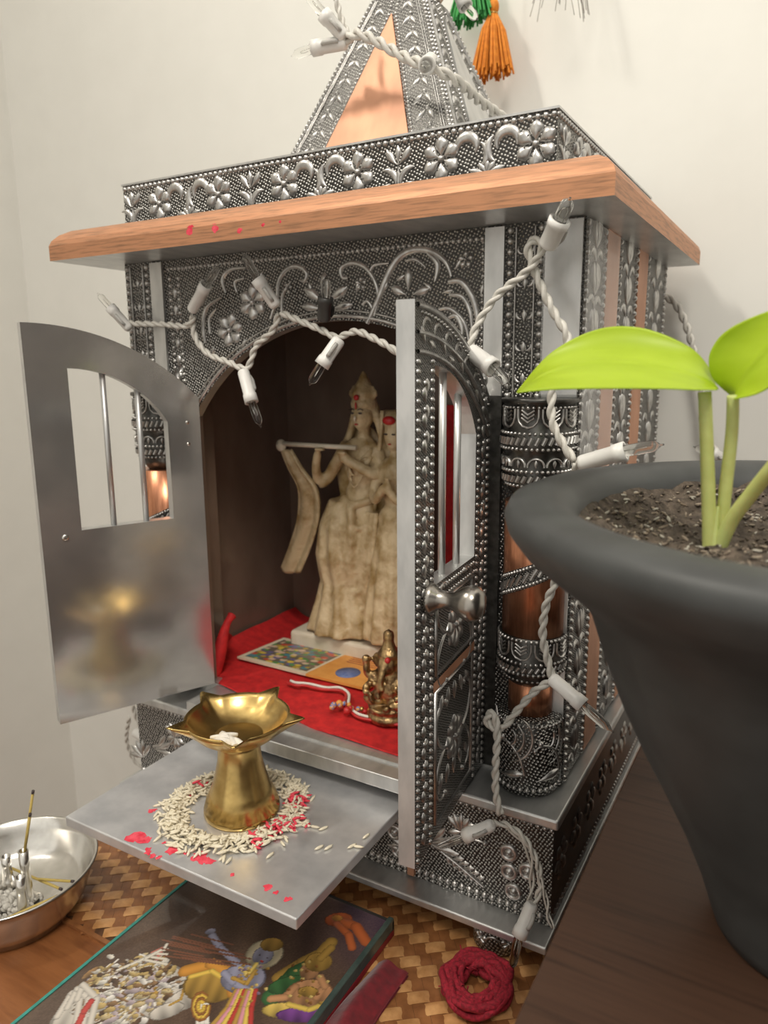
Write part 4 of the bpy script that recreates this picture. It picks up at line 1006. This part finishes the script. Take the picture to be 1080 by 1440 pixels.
    for p in prim:
        if p[0] == 'n':
            _, u, v, rx, ry, ang = p; R_ = max(rx, ry)
            for j in range(max(0, int((v - R_ / H_) * ny)), min(ny, int((v + R_ / H_) * ny) + 1) + 1):
                for i in range(max(0, int((u - R_ / W_) * nx)), min(nx, int((u + R_ / W_) * nx) + 1) + 1):
                    dx, dy = (i / nx - u) * W_, (j / ny - v) * H_; a, b_ = dx * cos(ang) + dy * sin(ang), -dx * sin(ang) + dy * cos(ang)
                    w1 = sin(a * 6.1 + 2.2 * sin(b_ * 3.7)) + sin(b_ * 9.3 + 1.7 * sin(a * 4.1)) + .8 * sin(a * 17 + b_ * 13) + rg.uniform(-.5, .5)
                    if (a / rx) ** 2 + (b_ / ry) ** 2 < 1 + .25 * w1 * .4:
                        put(i, j, (.78, .74, .66) if w1 > .5 else (.50, .34, .10) if w1 > -.2 else (.34, .22, .12) if w1 > -.9 else (.09, .05, .03), rg.uniform(.8, 1.15))
        elif p[0] == 'e':
            _, u, v, rx, ry, ang, c, sh = p; R_ = max(rx, ry)
            for j in range(max(0, int((v - R_ / H_) * ny)), min(ny, int((v + R_ / H_) * ny) + 1) + 1):
                for i in range(max(0, int((u - R_ / W_) * nx)), min(nx, int((u + R_ / W_) * nx) + 1) + 1):
                    dx, dy = (i / nx - u) * W_, (j / ny - v) * H_; a, b_ = dx * cos(ang) + dy * sin(ang), -dx * sin(ang) + dy * cos(ang); q = (a / rx) ** 2 + (b_ / ry) ** 2
                    if q < 1: put(i, j, c, .35 if q > .86 else (.75 + .35 * (b_ / ry) + .15 * sin(a * 9)))
        else:
            pts = p[1]; w_ = p[2]; c = p[5]
            for (a, b_) in zip(pts, pts[1:]):
                ax, ay, bx, by = a[0] * W_, a[1] * H_, b_[0] * W_, b_[1] * H_; L2 = (bx - ax) ** 2 + (by - ay) ** 2 or 1e-9
                for j in range(max(0, int((min(ay, by) - w_) / H_ * ny)), min(ny, int((max(ay, by) + w_) / H_ * ny) + 1) + 1):
                    for i in range(max(0, int((min(ax, bx) - w_) / W_ * nx)), min(nx, int((max(ax, bx) + w_) / W_ * nx) + 1) + 1):
                        x, y = i / nx * W_, j / ny * H_; t_ = max(0, min(1, ((x - ax) * (bx - ax) + (y - ay) * (by - ay)) / L2)); d = hypot(x - ax - (bx - ax) * t_, y - ay - (by - ay) * t_)
                        if d < w_: put(i, j, c, 1.05 - .55 * (d / w_) ** 2)
    for j in range(ny + 1):
        for i in range(nx + 1): mb.v.append((x0 + .14 + (W_ - .28) * i / nx, y0 + H_ * j / ny * .992, z1 - .05)); mb.col.append(cols[j][i])
    for j in range(ny):
        for i in range(nx): b = j * (nx + 1) + i; mb.face((b, b + 1, b + nx + 2, b + nx + 1), 'printed_paper')
    mb.build('print', t)['label'] = 'painted scene of white horses, a golden chariot and two figures'
picture()

# ---- folded velvet and red yarn
def velvet():
    mb = MB()
    def fn(u, v):
        x = -16.35 + 2.6 * u * (1 - .35 * v); y = 15 + 12.3 * v
        z = ZM + .1 + .55 * sin(pi * min(1, u * 1.05)) ** .6 * (1 - .6 * max(0, v - .8) * 5 * .9) + .1 * sin(u * 9 + v * 5)
        return (x + .2 * sin(v * 7), y, max(ZM + .03, z))
    mb.grid(fn, 30, 50, 'velvet'); mb.grid(lambda u, v: (-16.35 + 2.6 * u * (1 - .35 * v) + .2 * sin(v * 7), 15 + 12.3 * v, ZM + .02), 4, 20, 'velvet')
    tag(mb.build('velvet_cloth'), 'folded dark red velvet cloth along the right edge of the print', 'cloth')
velvet()
def yarn():
    mb = MB(); rg = random.Random(11)
    for s in range(9):
        pts = []; ph = rg.uniform(0, 6); r0 = rg.uniform(.9, 1.55)
        for i in range(26):
            a = ph + i * .5; r = r0 + rg.uniform(-.2, .2)
            pts.append((-11.2 + r * cos(a), 27.9 + r * 1.05 * sin(a), ZM + .25 + .65 * abs(sin(a * 1.3 + s)) + rg.uniform(0, .1)))
        mb.tube(catmull(pts, 4), .17, 'yarn', 7)
    for s in range(60):
        a = rg.uniform(0, 6.28); r = rg.uniform(.8, 1.6); p = Vector((-11.2 + r * cos(a), 27.9 + r * sin(a), ZM + .5 + rg.uniform(0, .5))); mb.tube([p, p + Vector((rg.uniform(-.3, .3), rg.uniform(-.3, .3), rg.uniform(.0, .3)))], .035, 'yarn', 4)
    tag(mb.build('red_yarn'), 'loop of fuzzy crimson yarn on the mat by the temple foot', 'yarn')
yarn()

# ================================================================== PLANT
def plant():
    cx, cy, zr = 1.83, 24.7, -4.0
    t = thing('potted_plant', 'young lime-green pothos in a wide black plastic pot at the right', 'plant', (cx, cy, -18.0))
    mb = MB()
    mb.lathe(cx, cy, [(2.9, -18.0), (3.2, -17.9), (3.35, -17.5), (3.75, -16.3), (4.4, -14.8), (5.1, -13.4), (5.9, -11.9), (6.6, -10.4), (7.15, -9.0), (7.42, -8.2), (7.65, -7.5), (8.1, -6.85), (9.0, -6.15), (9.8, -5.5), (10.25, -4.9), (10.36, -4.5), (10.2, -4.15), (9.8, -3.98), (9.2, -3.95), (8.6, -4.12), (8.2, -4.5), (8.0, -5.0), (7.8, -6.6)], 'pot_plastic', 120)
    mb.build('pot', t)
    mb = MB(); zs = -5.6
    def sf(u, v):
        a = 2 * pi * u; r = 8.1 * v; x, y = cx + r * cos(a), cy + r * sin(a)
        z = zs + .25 * sin(x * 1.7 + 1) * sin(y * 1.3) + .12 * sin(x * 5) * sin(y * 4.3) + .85 * v ** 7
        return (x, y, z)
    mb.grid(sf, 90, 40, 'soil', cu=True)
    rg = random.Random(2)
    for i in range(4200):
        a = rg.uniform(0, 6.28); r = 7.9 * sqrt(rg.random()); x, y, z = sf(a / 2 / pi, r / 8.1); s = rg.uniform(.03, .12)
        mb.ball((x, y, z + s * .4), (s * rg.uniform(.8, 1.8), s * rg.uniform(.4, .8), s * .45), rg.choice(['bark_chip', 'soil', 'soil', 'perlite' if rg.random() < .5 else 'bark_chip']), 5, 4, Matrix.Rotation(rg.uniform(0, 3), 3, 'Z') @ Matrix.Rotation(rg.uniform(-.7, .7), 3, 'Y'))
    o = mb.build('soil', t); o['kind'] = 'stuff'
    Y0 = 24.0
    def stem(pts, r0, r1):
        mb = MB(); mb.tube(catmull(pts, 8), lambda q: r0 + (r1 - r0) * q, 'stem_green', 12); return mb.build('stem', t)
    s1 = stem([AY(998, 775, Y0), AY(996, 690, Y0), AY(993, 600, Y0), AY(991, 551, Y0)], .21, .19)
    s2 = stem([AY(1012, 768, Y0 + .2), AY(1020, 690, Y0 + .2), AY(1029, 610, Y0 + .1), AY(1031, 556, Y0)], .20, .17)
    s3 = stem([AY(1012, 768, Y0), AY(1030, 730, Y0 - .2), AY(1060, 690, Y0 - .6), AY(1100, 640, Y0 - 1.2)], .22, .2)
    mb = MB(); mb.tube(catmull([AY(1004, 775, Y0 - .1), AY(1006, 735, Y0), AY(1010, 712, Y0 + .1)], 6), lambda q: .16 * (1 - .7 * q), 'stem_green', 8); mb.build('sheath', t)
    # leaves: near edge and far edge given along the blade
    def leaf(near, far, yn, yf, parent, bend=0):
        n = 40; A = catmull([AY(x, y, yn + bend * i / (len(near) - 1)) for i, (x, y) in enumerate(near)], 10); B = catmull([AY(x, y, yf + bend * i / (len(far) - 1)) for i, (x, y) in enumerate(far)], 10)
        def at(P, q): i = q * (len(P) - 1); k = min(int(i), len(P) - 2); return P[k].lerp(P[k + 1], i - k)
        def fn(u, v):
            a, b_ = at(A, u), at(B, u); p = a.lerp(b_, v); w_ = (b_ - a).length
            p = p + Vector((0, 1, 0)) * (.32 * w_ * (4 * v * (1 - v))) * .6; p = p + Vector((0, -1, .0)) * .10 * max(0, 1 - abs(v - .42) / .05) * min(1, w_)
            return p
        mb = MB(); mb.grid(fn, 60, 26, 'leaf_green')
        o = mb.build('leaf', parent); so = o.modifiers.new('s', 'SOLIDIFY'); so.thickness = .0004
    leaf([(1007, 549), (975, 549), (930, 547.5), (860, 547), (790, 548), (745, 551), (727, 553)], [(1007, 548), (992, 512), (962, 484), (900, 461), (838, 464), (775, 497), (727, 552)], 22.8, 25.3, t, -1.0)
    leaf([(1032, 560), (1066, 552), (1100, 530), (1150, 480), (1190, 420)], [(1032, 560), (1001, 530), (1001, 490), (1045, 452), (1190, 400)], 23.3, 24.9, t, -1.0)
plant()

# ================================================================== STRING LIGHTS
def lights():
    t = thing('string_lights', 'white mini string lights draped over the front of the temple', 'string lights', AY(700, 1100, 30.5))
    def twist(pts, r=.115, pitch=1.3, strands=2, off=.092):
        C_ = catmull(pts, 14); L = [0]
        for a, b_ in zip(C_, C_[1:]): L.append(L[-1] + (b_ - a).length)
        n = max(8, int(L[-1] / .13)); P = []
        k = 0
        for i in range(n + 1):
            d = L[-1] * i / n
            while k < len(L) - 2 and L[k + 1] < d: k += 1
            P.append(C_[k].lerp(C_[k + 1], (d - L[k]) / max(1e-6, L[k + 1] - L[k])))
        mb = MB()
        up = Vector((.3, .1, 1)).normalized(); rows = []
        tan = [(P[min(i + 1, n)] - P[max(i - 1, 0)]).normalized() for i in range(n + 1)]
        nr = tan[0].cross(up).normalized(); fr = []
        for i in range(n + 1): nr = (nr - tan[i] * nr.dot(tan[i])).normalized(); fr.append((nr.copy(), tan[i].cross(nr)))
        for s in range(strands):
            q = []
            for i in range(n + 1): a = 2 * pi * (L[-1] * i / n) / pitch + 2 * pi * s / strands; q.append(P[i] + (fr[i][0] * cos(a) + fr[i][1] * sin(a)) * off)
            mb.tube(q, r, 'wire_plastic', 7)
        return mb.build('wire', t)
    Yp = lambda l: [AY(x, y, d) for x, y, d in l]
    twist(Yp([(168, 452, 33.0), (190, 455, 33.0), (230, 456, 33.1), (262, 458, 33.1), (272, 445, 33.0)]))
    twist(Yp([(270, 450, 33.2), (275, 475, 33.2), (292, 497, 33.2), (318, 508, 33.2), (347, 517, 33.2), (360, 487, 33.2), (383, 465, 33.2), (392, 440, 33.2)]))
    twist(Yp([(396, 440, 33.1), (424, 452, 33.1), (452, 464, 33.1), (474, 474, 33.1), (500, 466, 33.0), (522, 474, 33.0), (548, 488, 33.0), (562, 500, 33.2)]))
    twist(Yp([(655, 512, 31.2), (661, 488, 31.2), (672, 455, 31.4), (700, 415, 31.6), (738, 384, 31.7), (760, 356, 31.7), (762, 342, 31.7), (748, 338, 31.7), (742, 352, 31.7), (748, 372, 31.9)]), .11)
    twist(Yp([(748, 372, 31.9), (762, 405, 32.0), (780, 442, 32.0), (798, 474, 31.9), (790, 505, 31.9), (778, 540, 31.7), (776, 590, 31.6), (792, 625, 31.6), (808, 648, 31.6)]), .12)
    twist(Yp([(808, 650, 31.6), (812, 680, 31.8), (800, 740, 31.6), (782, 815, 31.6), (768, 850, 31.6), (763, 895, 31.6), (772, 935, 31.6), (778, 958, 31.5)]), .12)
    twist(Yp([(775, 958, 31.5), (752, 972, 31.4), (725, 1002, 31.1), (708, 1022, 30.8), (692, 1024, 30.6), (684, 1010, 30.6), (694, 1003, 30.6), (699, 1030, 30.5), (697, 1075, 30.4), (697, 1115, 30.3), (704, 1145, 30.3)]), .115)
    twist(Yp([(688, 1158, 30.5), (712, 1160, 30.4), (738, 1180, 30.4), (756, 1215, 30.4), (760, 1245, 30.4), (752, 1272, 30.2)]), .085)
    twist(Yp([(712, 1160, 30.6), (742, 1195, 30.6), (748, 1240, 30.6), (742, 1278, 30.4)]), .06, 2.5)
    twist(Yp([(756, 1225, 30.3), (768, 1265, 30.2), (770, 1285, 30.1), (778, 1305, 30.0)]), .05, 2.0, 2, .08)
    twist(Yp([(470, 66, 38.5), (486, 56, 38.0), (503, 48, 37.6), (530, 58, 37.6), (565, 78, 37.6), (598, 92, 37.6), (640, 112, 38.8), (672, 140, 41.5), (704, 163, 44), (730, 185, 46)]), .15, 1.7, 2, .16)
    twist(Yp([(490, 50, 38.5), (478, 20, 38.5), (470, -15, 38.5)]), .1)
    # loops behind the left of the base, and the run down the wall at the right
    twist(Yp([(185, 985, 38.5), (192, 1010, 38.5), (205, 1030, 38.5), (222, 1040, 38.5)]), .1); twist(Yp([(182, 1008, 38.6), (178, 1040, 38.6), (188, 1068, 38.6), (202, 1076, 38.6), (208, 1050, 38.6)]), .09)
    twist(Yp([(935, 415, 55.9), (955, 435, 56.2), (972, 480, 56.2), (988, 560, 56.2), (990, 600, 56.3), (1010, 640, 56.3), (1030, 655, 56.3)]), .14, 1.6, 2, .14)
    glass, plas = 'clear_glass', 'white_plastic'
    def bulb(a, b_, c, mat=plas, rs=.34):         # socket from a to b_, glass tip at c  (3D points)
        a, b_, c = Vector(a), Vector(b_), Vector(c); ax = (b_ - a); L = ax.length; q = ax.to_track_quat('Z', 'Y').to_matrix().to_4x4(); q.translation = a
        mb = MB(); mb.lathe(0, 0, [(rs * .55, -.08), (rs * .8, 0), (rs * .88, .1), (rs * .9, L * .72), (rs, L * .74), (rs * 1.03, L), (rs * .75, L), (rs * .7, L * .9)], mat, 24, axis=q)
        # moulded clip on the side
        e = MB(); 
        for k in (-1, 1): mb.tube([q @ Vector((rs * .85, 0, L * .15)), q @ Vector((rs * 1.12, 0, L * .3)), q @ Vector((rs * 1.12, 0, L * .55)), q @ Vector((rs * .85, 0, L * .62))], rs * .28, mat, 8)
        s = mb.build('bulb_socket', t)
        bx = (c - b_); Lb = bx.length; q = bx.to_track_quat('Z', 'Y').to_matrix().to_4x4(); q.translation = b_
        mb = MB(); rb = rs * .62; mb.lathe(0, 0, [(rb, -.15), (rb, Lb * .3), (rb * .97, Lb * .68), (rb * .85, Lb * .78), (rb * .45, Lb * .87), (rb * .2, Lb * .92), (rb * .16, Lb), (.01, Lb)], glass, 20, axis=q)
        o = mb.build('bulb', s)
        mb = MB()
        for k in (-1, 1): mb.tube([q @ Vector((rb * .35 * k, 0, -.1)), q @ Vector((rb * .4 * k, 0, Lb * .45)), q @ Vector((rb * .15 * k, 0, Lb * .55))], .012, 'steel', 5)
        mb.tube([q @ Vector((-rb * .15, 0, Lb * .55)), q @ Vector((rb * .15, 0, Lb * .55))], .01, 'steel', 5)
        mb.build('filament', s)
    B = lambda p, q, r, mat=plas, rs=.34: bulb(AY(*p), AY(*q), AY(*r), mat, rs)
    B((182, 462, 32.9), (155, 432, 32.4), (137, 412, 31.9))
    B((270, 436, 32.9), (290, 400, 32.6), (310, 372, 32.4), rs=.36)
    B((388, 430, 32.8), (362, 392, 32.3), (340, 354, 31.9), rs=.38)
    B((455, 450, 32.9), (458, 418, 32.7), (459, 388, 32.5), 'black_plastic', .4)
    B((477, 478, 32.6), (452, 514, 32.1), (435, 542, 31.7), rs=.40)
    B((342, 522, 32.8), (354, 566, 32.5), (367, 601, 32.3), rs=.38)
    B((662, 494, 31.0), (694, 518, 30.6), (716, 541, 30.3), rs=.42)
    B((770, 346, 31.4), (788, 308, 30.9), (802, 278, 30.2), rs=.46)
    B((816, 652, 31.4), (880, 634, 31.4), (934, 625, 31.4), rs=.40)
    B((776, 954, 31.2), (820, 992, 31.0), (863, 1030, 30.7), rs=.36)
    B((692, 1160, 30.2), (654, 1176, 30.0), (612, 1192, 29.9), rs=.35)
    B((748, 1272, 30.0), (730, 1316, 29.5), (719, 1366, 29.2), rs=.36)
    B((486, 60, 38.0), (440, 68, 37.7), (410, 79, 37.6), rs=.42)
    B((484, 52, 37.8), (455, 20, 37.3), (428, -12, 36.8), rs=.42)
    B((606, 84, 37.4), (600, 92, 36.2), (596, 96, 35.2), rs=.42)
    B((190, 1030, 38.4), (216, 1046, 38.2), (236, 1054, 38.2), rs=.42)
    B((640, -20, 46), (655, 10, 46), (672, 28, 46), rs=.45)
    B((1026, 650, 55.9), (1000, 637, 55.6), (975, 628, 55.2), rs=.45)
lights()

# ================================================================== WALL DECORATION
def tassel(px, py_top, py_bot, w, mat, lab, y=55.4):
    a = AY(px, py_top, y); L = a.z - AY(px, py_bot, y).z
    t = thing('hanging_tassel', lab, 'tassel', (a.x, a.y, a.z - L), 'tassels on the wall garland')
    mb = MB(); rg = random.Random(px)
    for i in range(150):
        q = rg.uniform(0, 2 * pi); r = sqrt(rg.random()); u, v = r * cos(q), r * sin(q); l = L * rg.uniform(.86, 1.02)
        mb.tube([(a.x + u * .2, a.y + v * .2, a.z - .7), (a.x + u * w * .55, a.y + v * w * .4, a.z - l * .4), (a.x + u * w, a.y + v * w * .55, a.z - l)], .075, mat, 4, caps=False)
    mb.build('fringe', t)
    mb = MB(); mb.ball((a.x, a.y, a.z - .3), (.42, .42, .55), mat); mb.tube([(a.x + .3 * cos(k), a.y + .3 * sin(k), a.z - .75) for k in [i * .5 for i in range(14)]], .06, 'brass', 5); mb.build('cap', t)
    mb = MB(); mb.tube([(a.x, a.y, a.z), (a.x + .1, a.y, a.z + 3), (a.x - .1, a.y + .8, a.z + 8)], .07, mat, 5); mb.build('cord', t)
tassel(694, 3, 110, 1.7, 'tassel_orange', 'orange thread tassel hanging lowest on the wall, right of the green one')
tassel(665, -60, 32, 1.9, 'tassel_green', 'green thread tassel hanging on the wall above the roof')
mb = MB(); rg = random.Random(9)
for k in range(18):
    x = rg.uniform(740, 850); mb.tube(catmull([AY(790, -160, 55), AY((x + 790) / 2, -70, 54.8), AY(x + rg.uniform(-14, 14), rg.uniform(2, 34), 54.6)], 5), .022, 'dry_fibre', 4)
tag(mb.build('dried_grass'), 'wispy dried grass strands hanging at the top edge of the wall', 'dried grass', kind='stuff')

# ================================================================== LIGHT, WORLD, CAMERA
def area(name, loc, tgt, size, power, col):
    l = bpy.data.lights.new(name, 'AREA'); l.shape = 'DISK'; l.size = size; l.energy = power; l.color = col
    o = bpy.data.objects.new(name, l); COL.objects.link(o); o.location = W(loc); o.rotation_euler = (Vector(tgt) - Vector(loc)).to_track_quat('-Z', 'Y').to_euler()
area('ceiling_lamp_near', (-95, -30, 125), (-20, 40, -5), .28, 27, (1, .93, .82))
area('ceiling_lamp_right', (40, -50, 130), (-15, 40, 0), .5, 14, (1, .93, .83))
w = bpy.data.worlds.new('room_ambience'); SC.world = w; w.use_nodes = True; nt = w.node_tree; bg = nt.nodes['Background']
g = N(nt, 'ShaderNodeTexCoord'); sp = N(nt, 'ShaderNodeVectorMath', operation='DOT_PRODUCT'); nt.links.new(g.outputs['Generated'], sp.inputs[0]); sp.inputs[1].default_value = (-.46, -.50, .73)
mr = N(nt, 'ShaderNodeMapRange'); mr.inputs[1].default_value = -1; mr.inputs[2].default_value = 1; nt.links.new(sp.outputs['Value'], mr.inputs[0])
c = ramp(nt, mr.outputs[0], [(.0, (.03, .022, .016)), (.36, (.12, .10, .08)), (.55, (.50, .47, .42)), (.8, (1.0, .96, .88)), (1.0, (1.15, 1.1, 1.0))]); nt.links.new(c, bg.inputs[0]); bg.inputs[1].default_value = 1.0
cam = bpy.data.cameras.new('camera'); co = bpy.data.objects.new('camera', cam); COL.objects.link(co); SC.camera = co
M4 = R3.to_4x4(); M4.translation = W((0, 0, 0)); co.matrix_world = M4
cam.sensor_fit = 'VERTICAL'; cam.sensor_height = 36; cam.sensor_width = 27; cam.lens = FPX * 36 / 1440; cam.clip_start = .005
cam.dof.use_dof = True; cam.dof.focus_distance = .335; cam.dof.aperture_fstop = 13
SC.view_settings.view_transform = 'Standard'; SC.view_settings.look = 'None'; SC.view_settings.gamma = 1; SC.view_settings.exposure = 0.0
for o in bpy.data.objects:
    if '_o' in o: del o['_o']
